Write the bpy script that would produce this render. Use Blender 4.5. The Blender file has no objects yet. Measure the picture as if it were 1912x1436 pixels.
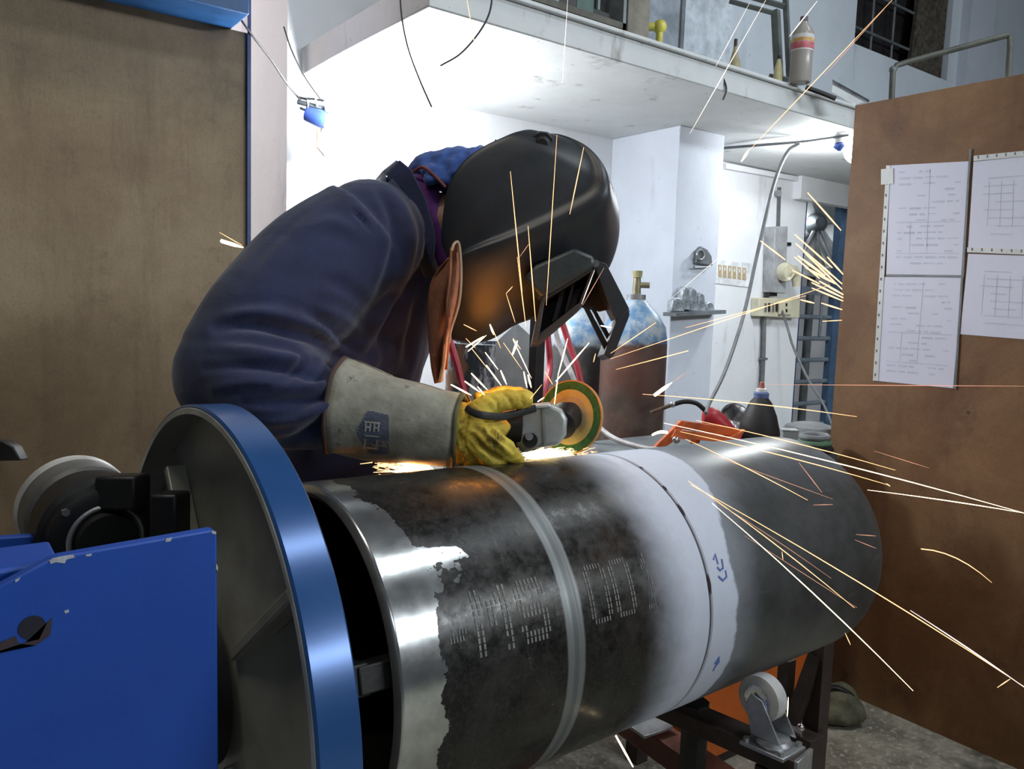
import bpy, bmesh, math, random
import numpy as np
from mathutils import Vector, Matrix, Euler, noise as mnoise

random.seed(7)
S = bpy.context.scene
COL = S.collection

# ------------------------------------------------------------------ camera
FPX, CX, CY, CAMZ = 1490.0, 956.0, 718.0, 1.15
_a, _p, _r = math.radians(53.2), math.radians(5.8), math.radians(1.95)
_fh = Vector((math.cos(_a), math.sin(_a), 0)); _rt = Vector((math.sin(_a), -math.cos(_a), 0)); _up = Vector((0, 0, 1))
CF = math.cos(_p)*_fh - math.sin(_p)*_up
_U = math.sin(_p)*_fh + math.cos(_p)*_up
CR = math.cos(_r)*_rt + math.sin(_r)*_U
CU = -math.sin(_r)*_rt + math.cos(_r)*_U
CAM = Vector((0, 0, CAMZ))
cd = bpy.data.cameras.new('camera'); cam = bpy.data.objects.new('camera', cd); COL.objects.link(cam)
cd.sensor_width = 36.0; cd.lens = 36.0*FPX/1912.0; cd.clip_start = 0.02
cam.matrix_world = Matrix(((CR.x, CU.x, -CF.x, 0), (CR.y, CU.y, -CF.y, 0), (CR.z, CU.z, -CF.z, CAMZ), (0, 0, 0, 1)))
S.camera = cam

def W(px, py, d):
    """world point seen at a photo pixel, at distance d along the view axis"""
    px, py, d = float(px), float(py), float(d)
    return CAM + d*(CF + CR*((px-CX)/FPX) - CU*((py-CY)/FPX))
def ray(px, py): return CF + CR*((px-CX)/FPX) - CU*((py-CY)/FPX)
def onX(px, py, X): r = ray(px, py); return CAM + r*(X/r.x)
def onY(px, py, Y): r = ray(px, py); return CAM + r*(Y/r.y)
def Dy(px, py, Y): return Y/ray(px, py).y
def onZ(px, py, Z): r = ray(px, py); return CAM + r*((Z-CAMZ)/r.z)

# ------------------------------------------------------------------ world, lights, exposure
S.view_settings.view_transform = 'Standard'; S.view_settings.look = 'None'
S.view_settings.exposure = -0.04; S.view_settings.gamma = 1.0; S.view_settings.use_curve_mapping = False
wd = bpy.data.worlds.new('world'); S.world = wd; wd.use_nodes = True
wd.node_tree.nodes['Background'].inputs[0].default_value = (0.62, 0.72, 0.90, 1)
wd.node_tree.nodes['Background'].inputs[1].default_value = 0.055

def aim(o, at): o.rotation_euler = (Vector(at)-o.location).to_track_quat('-Z', 'Y').to_euler()
def area(name, loc, at, sx, sy, power, col):
    l = bpy.data.lights.new(name, 'AREA'); l.shape = 'RECTANGLE'; l.size = sx; l.size_y = sy; l.energy = power; l.color = col
    o = bpy.data.objects.new(name, l); COL.objects.link(o); o.location = loc; aim(o, at); return o
def point(name, loc, power, col, rad=0.03):
    l = bpy.data.lights.new(name, 'POINT'); l.energy = power; l.color = col; l.shadow_soft_size = rad
    o = bpy.data.objects.new(name, l); COL.objects.link(o); o.location = loc; return o
# workshop tube lights overhead behind the photographer, plus two added, unseen lights
area('hall_area_light', (3.3, -2.6, 2.62), (0.8, 0.8, 0.75), 3.4, 0.09, 135, (0.86, 0.94, 1.0))
area('hall_area_light', (3.2, 0.70, 3.6), (0.8, 0.8, 0.9), 1.0, 0.2, 12, (0.86, 0.94, 1.0))  # extra tube, added for the highlight that the soffit gives the pipe
area('hall_area_light', (-0.6, -2.4, 2.9), (0.9, 0.9, 0.7), 1.6, 0.16, 9, (0.86, 0.94, 1.0))
area('hall_area_light', (1.7, -0.3, 3.6), (1.3, 0.9, 0.7), 1.6, 0.25, 30, (0.86, 0.94, 1.0))
area('hall_area_light', (-0.6, 0.95, 3.9), (-0.2, 1.9, 1.2), 1.2, 0.12, 27, (1.0, 0.93, 0.82))
area('back_fill', (-0.6, 4.6, 2.6), (1.0, 3.0, 1.6), 1.0, 0.4, 60, (1.0, 0.90, 0.90))  # unseen light added beyond the screen to brighten the wall's side face
LAMP = W(652, 238, 2.50)
point('wall_lamp_light', LAMP + Vector((0.03, -0.10, -0.02)), 44, (0.95, 0.98, 1.0), 0.05)
SPOT = W(1012, 846, 1.245)
point('spark_spray_glow', W(935, 735, 1.20), 1.3, (1.0, 0.34, 0.06), 0.06)
point('grinding_glow', SPOT + Vector((-0.02, -0.02, 0.03)), 2.4, (1.0, 0.36, 0.07), 0.012)

# ------------------------------------------------------------------ material helper
class G:
    def __init__(s, name):
        s.m = bpy.data.materials.new(name); s.m.use_nodes = True; s.t = s.m.node_tree; s.n = s.t.nodes; s.l = s.t.links
        s.b = s.n['Principled BSDF']; s.tc = s.n.new('ShaderNodeTexCoord'); s.obj = s.tc.outputs['Object']
    def put(s, sock, v):
        if isinstance(v, bpy.types.NodeSocket): s.l.new(v, sock)
        else:
            if hasattr(sock.default_value, '__len__') and not hasattr(v, '__len__'): v = (v, v, v, 1)[:len(sock.default_value)]
            elif hasattr(v, '__len__') and len(v) == 3 and len(sock.default_value) == 4: v = (*v, 1)
            sock.default_value = v
    def math(s, op, a, b=0.0, c=0.0):
        n = s.n.new('ShaderNodeMath'); n.operation = op
        for i, v in enumerate((a, b, c)): s.put(n.inputs[i], v)
        return n.outputs[0]
    def noise(s, scale=5, detail=4, rough=.6, vec=None, stretch=None, out=0, dist=0.0):
        n = s.n.new('ShaderNodeTexNoise'); n.inputs['Scale'].default_value = scale; n.inputs['Detail'].default_value = detail
        n.inputs['Roughness'].default_value = rough; n.inputs['Distortion'].default_value = dist
        v = vec or s.obj
        if stretch:
            mp = s.n.new('ShaderNodeMapping'); mp.inputs['Scale'].default_value = stretch; s.l.new(v, mp.inputs['Vector']); v = mp.outputs[0]
        s.l.new(v, n.inputs['Vector']); return n.outputs[out]
    def ramp(s, v, lo, hi):
        n = s.n.new('ShaderNodeMapRange'); n.interpolation_type = 'SMOOTHSTEP'; n.clamp = True
        s.put(n.inputs[0], v); s.put(n.inputs[1], lo); s.put(n.inputs[2], hi); return n.outputs[0]
    def mix(s, f, a, b):
        n = s.n.new('ShaderNodeMix'); n.data_type = 'RGBA'; s.put(n.inputs[0], f); s.put(n.inputs[6], a); s.put(n.inputs[7], b); return n.outputs[2]
    def mixf(s, f, a, b):
        n = s.n.new('ShaderNodeMix'); n.data_type = 'FLOAT'; s.put(n.inputs[0], f); s.put(n.inputs[2], a); s.put(n.inputs[3], b); return n.outputs[0]
    def sep(s, v=None):
        n = s.n.new('ShaderNodeSeparateXYZ'); s.l.new(v or s.obj, n.inputs[0]); return n.outputs
    def bump(s, h, strength=.3, dist=.01):
        n = s.n.new('ShaderNodeBump'); n.inputs['Strength'].default_value = strength; n.inputs['Distance'].default_value = dist
        s.l.new(h, n.inputs['Height']); s.l.new(n.outputs[0], s.b.inputs['Normal'])
    def done(s, col=None, rough=.5, metal=0.0, **k):
        if col is not None: s.put(s.b.inputs['Base Color'], col)
        s.put(s.b.inputs['Roughness'], rough); s.put(s.b.inputs['Metallic'], metal)
        for kk, v in k.items(): s.put(s.b.inputs[kk.replace('_', ' ')], v)
        return s.m

_mc = {}
def simple(name, col, rough=.5, metal=0.0, var=.25, scale=14, bump=.15, dirt=None):
    """painted / plain surface with mottled wear"""
    if name in _mc: return _mc[name]
    g = G(name); n = g.noise(scale, 5, .65); dk = tuple(c*(1-var) for c in col); lt = tuple(min(1, c*(1+var)) for c in col)
    c = g.mix(g.ramp(n, .3, .7), dk, lt)
    if dirt:
        m = g.ramp(g.noise(scale*.5, 6, .7), .55, .72); c = g.mix(m, c, dirt)
    g.bump(g.noise(scale*6, 3, .6), bump, .003)
    _mc[name] = g.done(c, g.mixf(n, max(.02, rough-.1), min(1, rough+.1)), metal); return _mc[name]
def glow(name, col, strength):
    if name in _mc: return _mc[name]
    g = G(name); g.put(g.b.inputs['Emission Color'], col); g.b.inputs['Emission Strength'].default_value = strength
    _mc[name] = g.done((0.02, 0.02, 0.02), .8); return _mc[name]

# ------------------------------------------------------------------ object helper
WM = {}
def prop(o, label=None, cat=None, group=None, kind=None):
    if label: o['label'] = label
    if cat: o['category'] = cat
    if group: o['group'] = group
    if kind: o['kind'] = kind
    return o
def thing(name, loc, label, cat, group=None, rot=None):
    o = bpy.data.objects.new(name, None); o.empty_display_size = .05; COL.objects.link(o)
    m = Matrix.Translation(Vector(loc)) @ (rot.to_4x4() if rot else Matrix.Identity(4))
    o.matrix_world = m; WM[o.name] = m; prop(o, label, cat, group); return o
def mk(name, vf, mat, parent=None, smooth=False, frame=None, bevel=0, solid=0, seg=2, label=None, sharp=38):
    """vf = (verts, faces) or a bmesh; coordinates are in 'frame' (default: world). Object origin goes to the frame for
    framed parts, else to the middle of the mesh"""
    me = bpy.data.meshes.new(name)
    if isinstance(vf, bmesh.types.BMesh): vf.to_mesh(me); vf.free()
    else: me.from_pydata([tuple(v) for v in vf[0]], [], vf[1]); me.validate()
    bm = bmesh.new(); bm.from_mesh(me); bmesh.ops.recalc_face_normals(bm, faces=bm.faces); bm.to_mesh(me); bm.free()
    if frame is None:
        c = Vector((0, 0, 0))
        if len(me.vertices):
            co = np.empty(len(me.vertices)*3); me.vertices.foreach_get('co', co); co = co.reshape(-1, 3)
            c = Vector(((co[:, 0].min()+co[:, 0].max())/2, (co[:, 1].min()+co[:, 1].max())/2, co[:, 2].min()))
            me.transform(Matrix.Translation(-c))
        fm = Matrix.Translation(c)
    else: fm = frame
    o = bpy.data.objects.new(name, me); COL.objects.link(o)
    if isinstance(mat, (list, tuple)):
        for m in mat: me.materials.append(m)
    else: me.materials.append(mat)
    if parent is not None: o.parent = parent; o.matrix_local = WM[parent.name].inverted() @ fm
    else: o.matrix_world = fm
    WM[o.name] = fm
    if smooth:
        for p in me.polygons: p.use_smooth = True
        if sharp: me.set_sharp_from_angle(angle=math.radians(sharp))
    if bevel:
        b = o.modifiers.new('bevel', 'BEVEL'); b.width = bevel; b.segments = seg; b.limit_method = 'ANGLE'; b.angle_limit = math.radians(35)
        for p in me.polygons: p.use_smooth = True
        try: me.set_sharp_from_angle(angle=math.radians(40))
        except Exception: pass
    if solid:
        s = o.modifiers.new('solid', 'SOLIDIFY'); s.thickness = solid; s.offset = 0
    if label: o['label'] = label
    return o
def join(*vfs):
    V, Fc = [], []
    for v, f in vfs:
        b = len(V); V += [Vector(x) for x in v]; Fc += [tuple(i+b for i in q) for q in f]
    return V, Fc
def box(lo, hi):
    x0, y0, z0 = lo; x1, y1, z1 = hi
    return ([Vector(p) for p in ((x0,y0,z0),(x1,y0,z0),(x1,y1,z0),(x0,y1,z0),(x0,y0,z1),(x1,y0,z1),(x1,y1,z1),(x0,y1,z1))],
            [(0,3,2,1),(4,5,6,7),(0,1,5,4),(1,2,6,5),(2,3,7,6),(3,0,4,7)])
def obox(c, ax, ay, az):
    """box by centre and half-extent vectors"""
    c = Vector(c); ax, ay, az = Vector(ax), Vector(ay), Vector(az)
    v = [c+ax*i+ay*j+az*k for k in (-1, 1) for i, j in ((-1,-1),(1,-1),(1,1),(-1,1))]
    return v, [(0,3,2,1),(4,5,6,7),(0,1,5,4),(1,2,6,5),(2,3,7,6),(3,0,4,7)]
def prism(pts, vec):
    n = len(pts); vec = Vector(vec); v = [Vector(p) for p in pts] + [Vector(p)+vec for p in pts]
    return v, [tuple(range(n)), tuple(range(2*n-1, n-1, -1))] + [(i, (i+1) % n, n+(i+1) % n, n+i) for i in range(n)]
def px_prism(poly, d, th): return prism([W(x, y, d) for x, y in poly], CF*th)
def spline(pts, n):
    """Catmull-Rom through tuples"""
    P = [np.array(p, float) for p in pts]; P = [2*P[0]-P[1]] + P + [2*P[-1]-P[-2]]; out = []
    m = len(P)-3
    for i in range(n):
        u = i/(n-1)*m; k = min(int(u), m-1); t = u-k; a, b, c, d = P[k:k+4]
        out.append([float(z) for z in .5*((2*b)+(-a+c)*t+(2*a-5*b+4*c-d)*t*t+(-a+3*b-3*c+d)*t**3)])
    return out
def tube(pts, rad, seg=10, caps=True, flat=1.0):
    """tube along world points with radius or radii; flat scales the section along the view direction"""
    P = [Vector(p) for p in pts]; n = len(P)
    R = [rad]*n if not hasattr(rad, '__len__') else list(rad)
    V, Fc = [], []; prev = None
    for i, p in enumerate(P):
        t = (P[min(i+1, n-1)]-P[max(i-1, 0)]); t = t.normalized() if t.length > 1e-9 else Vector((0, 0, 1))
        if prev is None:
            a = CF.cross(t); a = a if a.length > .2 else Vector((0, 0, 1)).cross(t); a.normalize()
        else: a = (prev - t*prev.dot(t)).normalized()
        prev = a; b = t.cross(a)
        for k in range(seg):
            w = 2*math.pi*k/seg; V.append(p + a*math.cos(w)*R[i] + b*math.sin(w)*R[i]*flat)
    for i in range(n-1):
        for k in range(seg):
            Fc.append((i*seg+k, i*seg+(k+1) % seg, (i+1)*seg+(k+1) % seg, (i+1)*seg+k))
    if caps: Fc += [tuple(range(seg-1, -1, -1)), tuple(range((n-1)*seg, n*seg))]
    return V, Fc
def ptube(pp, rpx=None, r=None, n=16, seg=10, flat=1.0, caps=True):
    """pp: (px,py,depth[,radius px]) control points"""
    sp = spline(pp, n); pts = [W(q[0], q[1], q[2]) for q in sp]
    if r is not None: rad = r
    elif rpx is not None: rad = [rpx*q[2]/FPX for q in sp]
    else: rad = [q[3]*q[2]/FPX for q in sp]
    return tube(pts, rad, seg, caps, flat)
def lathe(prof, seg=48, close=False):
    """profile (x, r) turned about the local X axis"""
    V, Fc = [], []
    for x, r in prof:
        for k in range(seg):
            w = 2*math.pi*k/seg; V.append(Vector((x, r*math.cos(w), r*math.sin(w))))
    n = len(prof)
    for i in range(n-1 if not close else n):
        j = (i+1) % n
        for k in range(seg): Fc.append((i*seg+k, i*seg+(k+1) % seg, j*seg+(k+1) % seg, j*seg+k))
    return V, Fc
def cyl(a, b, r, r2=None, seg=24, caps=True): return tube([a, b], [r, r if r2 is None else r2], seg, caps)
def ball(c, r, seg=16, sc=(1, 1, 1)):
    V, Fc = [], []; c = Vector(c)
    for i in range(seg//2+1):
        for k in range(seg):
            t = math.pi*i/(seg//2); w = 2*math.pi*k/seg
            V.append(c+Vector((math.sin(t)*math.cos(w)*r*sc[0], math.sin(t)*math.sin(w)*r*sc[1], math.cos(t)*r*sc[2])))
    for i in range(seg//2):
        for k in range(seg): Fc.append((i*seg+k, i*seg+(k+1) % seg, (i+1)*seg+(k+1) % seg, (i+1)*seg+k))
    return V, Fc
def zturn(base, prof, seg=28):
    """profile (z, r) turned about a vertical axis through base"""
    V, Fc = [], []; base = Vector(base)
    for z, r in prof:
        for k in range(seg):
            w = 2*math.pi*k/seg; V.append(base+Vector((r*math.cos(w), r*math.sin(w), z)))
    for i in range(len(prof)-1):
        for k in range(seg): Fc.append((i*seg+k, i*seg+(k+1) % seg, (i+1)*seg+(k+1) % seg, (i+1)*seg+k))
    return V, Fc
def fuse(name, vfs, mat, parent, voxel=.006, smooth_it=6, amp=0.0, freq=20, label=None, creases=None):
    """one continuous skin from overlapping volumes: voxel remesh, smoothing, then cloth-like relief, baked"""
    me = bpy.data.meshes.new('tmp'); v, f = join(*vfs); me.from_pydata([tuple(x) for x in v], [], f)
    bm = bmesh.new(); bm.from_mesh(me); bmesh.ops.recalc_face_normals(bm, faces=bm.faces); bm.to_mesh(me); bm.free()
    o = bpy.data.objects.new('tmp', me); COL.objects.link(o)
    r = o.modifiers.new('r', 'REMESH'); r.mode = 'VOXEL'; r.voxel_size = voxel
    if smooth_it: s = o.modifiers.new('s', 'SMOOTH'); s.iterations = smooth_it; s.factor = .5
    dg = bpy.context.evaluated_depsgraph_get(); ev = o.evaluated_get(dg); m2 = bpy.data.meshes.new_from_object(ev)
    bpy.data.objects.remove(o)
    n = len(m2.vertices); co = np.empty(n*3); m2.vertices.foreach_get('co', co); co = co.reshape(-1, 3)
    V = [Vector(c) for c in co]
    if amp:
        nr = [vv.normal.copy() for vv in m2.vertices]
        V = [p + q*amp*(mnoise.noise(p*freq)+.5*mnoise.noise(p*freq*2.3)) for p, q in zip(V, nr)]
    if creases:
        A = np.array([list(p) for p in V]); Nn = np.array([list(v.normal) for v in m2.vertices]); rel = A-np.array(CAM)
        dz = rel @ np.array(CF); X_ = CX+FPX*(rel @ np.array(CR))/dz; Y_ = CY-FPX*(rel @ np.array(CU))/dz
        face = np.clip(-(Nn*(rel/np.linalg.norm(rel, axis=1)[:, None])).sum(1), 0, 1)**.5
        disp = np.zeros(len(A))
        for pts, wd_, am, dlim in creases:
            sp = np.array(spline(pts, 24)); P0, P1 = sp[:-1], sp[1:]; best = np.full(len(A), 1e9); bt = np.zeros(len(A))
            for i in range(len(P0)):
                e = P1[i]-P0[i]; L2 = (e**2).sum()+1e-9; t = np.clip(((X_-P0[i, 0])*e[0]+(Y_-P0[i, 1])*e[1])/L2, 0, 1)
                dd_ = np.hypot(X_-P0[i, 0]-t*e[0], Y_-P0[i, 1]-t*e[1]); m = dd_ < best; best[m] = dd_[m]; bt[m] = (i+t[m])/len(P0)
            env = np.sin(np.pi*np.clip(bt, 0.04, .96))**.6
            g_ = np.exp(-(best/wd_)**2) - .35*np.exp(-((best-2.0*wd_)/wd_)**2)
            disp += am*g_*env*(dz < dlim)
        A = A + Nn*(disp*face)[:, None]; V = [Vector(p) for p in A]
    Fc = [tuple(p.vertices) for p in m2.polygons]
    return mk(name, (V, Fc), mat, parent, smooth=True, label=label, sharp=0)

# ------------------------------------------------------------------ materials
def wall_mat(name, col, dirt, amt=.5, sc=2.5):
    g = G(name); n = g.noise(sc, 8, .65); z = g.sep(g.tc.outputs['Object'])[2]
    st = g.noise(7, 6, .7, stretch=(1, 1, .25))
    c = g.mix(g.ramp(n, .35, .7), tuple(x*.9 for x in col), col)
    c = g.mix(g.math('MULTIPLY', g.ramp(st, .58, .72), amt), c, dirt)
    sp = g.ramp(g.noise(38, 3, .5), .70, .74); c = g.mix(g.math('MULTIPLY', sp, .5), c, dirt)
    g.bump(g.noise(30, 6, .6), .25, .004); return g.done(c, .75)
M_wall = wall_mat('whitewashed plaster', (.80, .82, .85), (.45, .47, .50))
M_wallU = wall_mat('grey-blue upper plaster', (.66, .72, .78), (.34, .38, .44), .35)
M_slab = wall_mat('painted slab concrete', (.62, .64, .64), (.25, .24, .22), .8, 4)
M_pil = wall_mat('pale grey painted column', (.60, .64, .72), (.40, .42, .48), .4)
def floor_mat():
    g = G('rough shop floor'); n = g.noise(9, 8, .7); v = g.noise(60, 4, .6)
    c = g.mix(g.ramp(n, .35, .65), (.18, .17, .13), (.40, .385, .31)); c = g.mix(g.ramp(v, .5, .7), c, (.52, .51, .44))
    c = g.mix(g.ramp(g.noise(3, 4, .6), .58, .68), c, (.06, .055, .05)); g.bump(v, .5, .006); return g.done(c, .85)
M_floor = floor_mat()
def ply_mat(name, base, lt, dk, rust=.4, seed=0):
    g = G(name); n = g.noise(2.2+seed*.3, 8, .7, dist=.4); gr = g.noise(9, 6, .7, stretch=(1, 1, .12))
    c = g.mix(g.ramp(n, .3, .72), base, lt); c = g.mix(g.math('MULTIPLY', g.ramp(gr, .5, .75), .45), c, dk)
    c = g.mix(g.math('MULTIPLY', g.ramp(g.noise(5, 8, .75), .52, .75), rust), c, dk)
    dots = g.n.new('ShaderNodeTexVoronoi'); dots.inputs['Scale'].default_value = 5.5; g.l.new(g.obj, dots.inputs['Vector'])
    m = g.math('LESS_THAN', dots.outputs['Distance'], g.math('MULTIPLY', g.noise(8, 2, .5), .06)); c = g.mix(g.math('MULTIPLY', m, .8), c, (.03, .02, .015))
    c = g.mix(g.math('MULTIPLY', g.ramp(g.noise(260, 2, .5), .45, .75), .25), c, dk)
    g.bump(g.noise(45, 5, .6, stretch=(1, 1, .3)), .2, .003); return g.done(c, .62)
M_plyL = ply_mat('weathered plywood screen', (.17, .115, .062), (.26, .195, .115), (.075, .042, .025), .6)
M_plyR = ply_mat('brown plywood screen', (.135, .062, .022), (.235, .13, .058), (.070, .027, .013), .75, 2)
M_blue = simple('blue machine enamel', (.005, .045, .30), .45, 0, .22, 9, .12)
def blue_worn():
    g = G('chipped royal blue paint'); n = g.noise(7, 5, .6); c = g.mix(n, (.004, .040, .27), (.008, .075, .40))
    ch = g.ramp(g.noise(30, 7, .75), .73, .75); c = g.mix(ch, c, (.10, .07, .08))
    g.bump(g.noise(120, 3, .6), .1, .002); return g.done(c, .5)
M_blueW = blue_worn()
M_ring = None
def ring_mat():
    g = G('blue enamel turntable rim'); n = g.noise(8, 5, .6); c = g.mix(n, (.018, .065, .20), (.03, .10, .28))
    ch = g.ramp(g.noise(16, 8, .75), .66, .69); c = g.mix(ch, c, (.22, .24, .27))
    br = g.noise(160, 3, .6, stretch=(.1, 1, 1)); g.bump(br, .03, .0006)
    return g.done(c, g.mixf(n, .18, .30), .25)
M_ring = ring_mat()
M_dish = simple('oily grey dish paint', (.30, .30, .25), .38, .2, .25, 5, .1, (.03, .03, .028))
M_black = simple('black oily steel', (.018, .018, .018), .45, .3, .3, 12)
M_dark = simple('dark brown steel beam', (.05, .035, .03), .5, .3, .4, 10, .2, (.02, .018, .016))
M_rubber = simple('black rubber', (.015, .015, .016), .6, 0, .2)
M_steel = simple('dull galvanised steel', (.45, .46, .47), .35, .8, .25, 20)
M_chrome = simple('bright steel', (.75, .76, .78), .18, 1.0, .1, 20)
M_orange = simple('orange machine paint', (.62, .13, .03), .5, 0, .25, 9, .1, (.25, .07, .03))
M_grey = simple('grey casting paint', (.36, .38, .37), .4, .2, .12, 10)
M_iron = simple('grey painted iron', (.16, .18, .19), .5, .3, .25, 10)

# ------------------------------------------------------------------ the room
def struct(name, vf, mat, bevel=0): o = mk(name, vf, mat, bevel=bevel); o['kind'] = 'structure'; return o
struct('floor', box((-4, -4, -.1), (8, 6, 0)), M_floor)
YB = 2.62
ZS = onY(1200, 127, 1.8).z; ZH = onY(1200, 71, 1.8).z-ZS; print('ZS', ZS, ZH)
XC = onY(535, 400, YB).x
struct('wall_back', box((XC, YB, 0), (3.93, YB+.9, 3.6)), M_wall)
XW0, XW1 = onY(1580, 75, YB).x, onY(1768, 145, YB).x; ZW = onY(1580, 75, YB).z
XG0, XG1 = 3.93, 5.25
struct('wall_back_upper', box((XG0, YB, ZS), (9.5, YB+.2, ZW)), M_wallU)
struct('wall_back_upper_left', box((XG0, YB, ZW), (XW0, YB+.2, 3.6)), M_wallU)
struct('wall_back_upper_right', box((XW1, YB, ZW), (9.5, YB+.2, 3.6)), M_wallU)
struct('wall_upper_cladding', box((onY(1330, 100, YB).x, YB-.03, 2.03), (XG0+.3, YB, 3.6)), M_wallU)
struct('trim_1', box((XW1+.12, YB-.06, 2.03), (XW1+.45, YB, 3.6)), M_pil)
struct('trim_2', box((2.9, YB-.02, 2.02), (3.05, YB, 3.6)), M_pil)
XS0 = onY(800, 18, 1.8).x
struct('mezzanine_slab', join(box((XS0, 1.8, ZS), (5.6, YB, ZS+ZH)), box((XS0, 1.785, ZS+ZH-.014), (5.6, 1.8, ZS+ZH))), M_slab, .004)
XP0, XP1 = onY(1262, 400, 2.23).x, onY(1345, 400, 2.23).x
struct('column', box((XP0, 2.23, 0), (XP1, YB, ZS)), M_pil, .004)
struct('beam', box((onY(1495, 300, YB).x-.05, YB-.05, ZS-.12), (5.6, YB, ZS)), M_wall)
struct('wall_right_far', box((XG1, YB-.1, 0), (XG1+.3, YB+2.5, 2.1)), M_wallU)
struct('wall_recess', box((XG0, YB+2.3, 0), (XG1, YB+2.5, 2.1)), simple('unlit recess black', (.010, .012, .016), .8))  # near-black colour stands for the unlit void behind the door
struct('ceiling_recess', box((XG0, YB+.2, 2.0), (XG1+.3, YB+2.5, 2.05)), simple('unlit recess black', (.010, .012, .016), .8))

# upper window: dark opening with a bar grille
M_dkglass = simple('dark window glass', (.025, .022, .022), .25, 0, .4, 6)  # one dark mottled tone for the panes
wn = struct('window_1', box((XW0, YB+.12, ZW), (XW1, YB+.14, 3.6)), M_dkglass)
for i in range(5):
    x = XW0+(XW1-XW0)*(i+.5)/5; mk('grille_bar', cyl((x, YB+.06, ZW), (x, YB+.06, 3.6), .008, seg=8), M_iron, wn)
for i in range(3):
    z = ZW+.12+.22*i; mk('grille_rail', cyl((XW0, YB+.05, z), (XW1, YB+.05, z), .008, seg=8), M_iron, wn)
mk('curtain', prism([(XW1-.42, YB+.03, ZW+.0), (XW1-.02, YB+.03, ZW-.03), (XW1, YB+.03, 3.6), (XW1-.30, YB+.03, 3.6)], (0, .02, 0)), simple('brown torn sacking', (.07, .06, .045), .9, 0, .6, 30, .6), wn)

# left plywood screen with blue steel edge and blue beam above
YL = 2.29; pe = onY(466, 300, YL); zt = onY(462, 62, YL).z
scr = thing('plywood_screen', (pe.x-1.0, YL, 0), 'tall weathered tan plywood screen with blue steel edge at left', 'partition screen')
mk('panel', box((pe.x-2.4, YL, 0), (pe.x-.008, YL+.02, zt)), M_plyL, scr)
mk('edge_post', box((pe.x-.010, YL-.012, 0), (pe.x, YL+.04, 2.6)), simple('dark blue edge paint', (.01, .03, .12), .5), scr)
bxe = onY(466, 50, YL-.15).x
mk('top_beam', box((pe.x-2.4, YL-.15, zt), (bxe, YL+.03, zt+.16)), simple('faded blue beam paint', (.010, .075, .22), .5, 0, .3, 7, .1, (.03, .06, .11)), scr, bevel=.004)
# right plywood screen
XR = 2.24; pr = onX(1597, 197, XR)
scr2 = thing('plywood_screen', (XR, pr.y-.7, 0), 'brown plywood screen at right carrying the taped drawing sheets', 'partition screen')
ztr = pr.z
mk('panel', box((XR, -1.2, 0), (XR+.02, pr.y, ztr)), M_plyR, scr2)
mk('frame_batten', box((XR+.02, pr.y-.06, 0), (XR+.05, pr.y-.01, ztr-.02)), M_dark, scr2)
mk('frame_batten', box((XR+.02, -1.1, .1), (XR+.05, pr.y-.06, .16)), M_dark, scr2)

# ------------------------------------------------------------------ drawing sheets in sleeves on the right screen
def paper_mat(name, tint):
    g = G(name); n = g.noise(10, 5, .6); c = g.mix(n, tuple(x*.93 for x in tint), tint); g.bump(g.noise(14, 3, .5), .25, .004)
    return g.done(c, .55, Coat_Weight=.6, Coat_Roughness=.15)
M_paper = paper_mat('drawing paper in plastic sleeve', (.66, .67, .80))
M_sleeve = simple('clear sleeve binding strip', (.62, .64, .64), .3, 0, .08)
M_ink = simple('faint grey ink', (.50, .52, .63), .7, 0, .1)
M_inkd = simple('dark strip print', (.12, .12, .13), .7, 0, .1)
M_pink = simple('faint red ink', (.62, .42, .45), .7, 0, .1)
def quadX(poly, X, th=.0008, off=0.0): return prism([onX(x, y, X-off) for x, y in poly], (-th, 0, 0))
sheets = [([(1662, 309), (1812, 301), (1800, 515), (1655, 513)], 'upper left drawing sheet with a faint table, glare on its corner', 'left'),
          ([(1652, 517), (1797, 517), (1780, 725), (1635, 711)], 'lower left drawing sheet with faint columns of print', 'left'),
          ([(1818, 302), (1990, 284), (1990, 470), (1808, 462)], 'upper right drawing sheet with perforated strip along its top', 'right'),
          ([(1808, 474), (1990, 480), (1990, 640), (1793, 624)], 'lower right drawing sheet below the perforated strip', 'right')]
def lerp4(q, u, v):
    a = (q[0][0]*(1-u)+q[1][0]*u, q[0][1]*(1-u)+q[1][1]*u); b = (q[3][0]*(1-u)+q[2][0]*u, q[3][1]*(1-u)+q[2][1]*u)
    return (a[0]*(1-v)+b[0]*v, a[1]*(1-v)+b[1]*v)
rs = random.Random(3)
for q, lab, side in sheets:
    c = onX(sum(p[0] for p in q)/4, sum(p[1] for p in q)/4, XR)
    t = thing('drawing_sheet', (XR, c.y, c.z), lab, 'paper sheet')
    mk('sheet', quadX(q, XR-.001), M_paper, t)
    marks = []
    def line(u0, v0, u1, v1, w=.006):
        marks.append(quadX([lerp4(q, u0, v0), lerp4(q, u1, v0), lerp4(q, u1, v1), lerp4(q, u0, v1)], XR-.0019, .0003))
    if side == 'left':
        for k in range(16):
            v = .06+k*.055
            u = .12
            while u < .86:
                w = rs.uniform(.04, .16)
                if rs.random() < .55: line(u, v, min(u+w, .9), v+rs.uniform(.010, .02))
                u += w+.03
        line(.10, .52, .92, .528); line(.10, .80, .92, .808); line(.5, .05, .508, .8); line(.28, .52, .286, .8)
    else:
        for k in range(5):
            line(.18+k*.13, .25, .186+k*.13, .75)
        for k in range(8):
            v = .2+k*.09; line(.1+rs.random()*.2, v, .4+rs.random()*.3, v+.012)
    mk('faint_print', join(*marks), M_ink, t)
M_gl = M_sleeve
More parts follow.
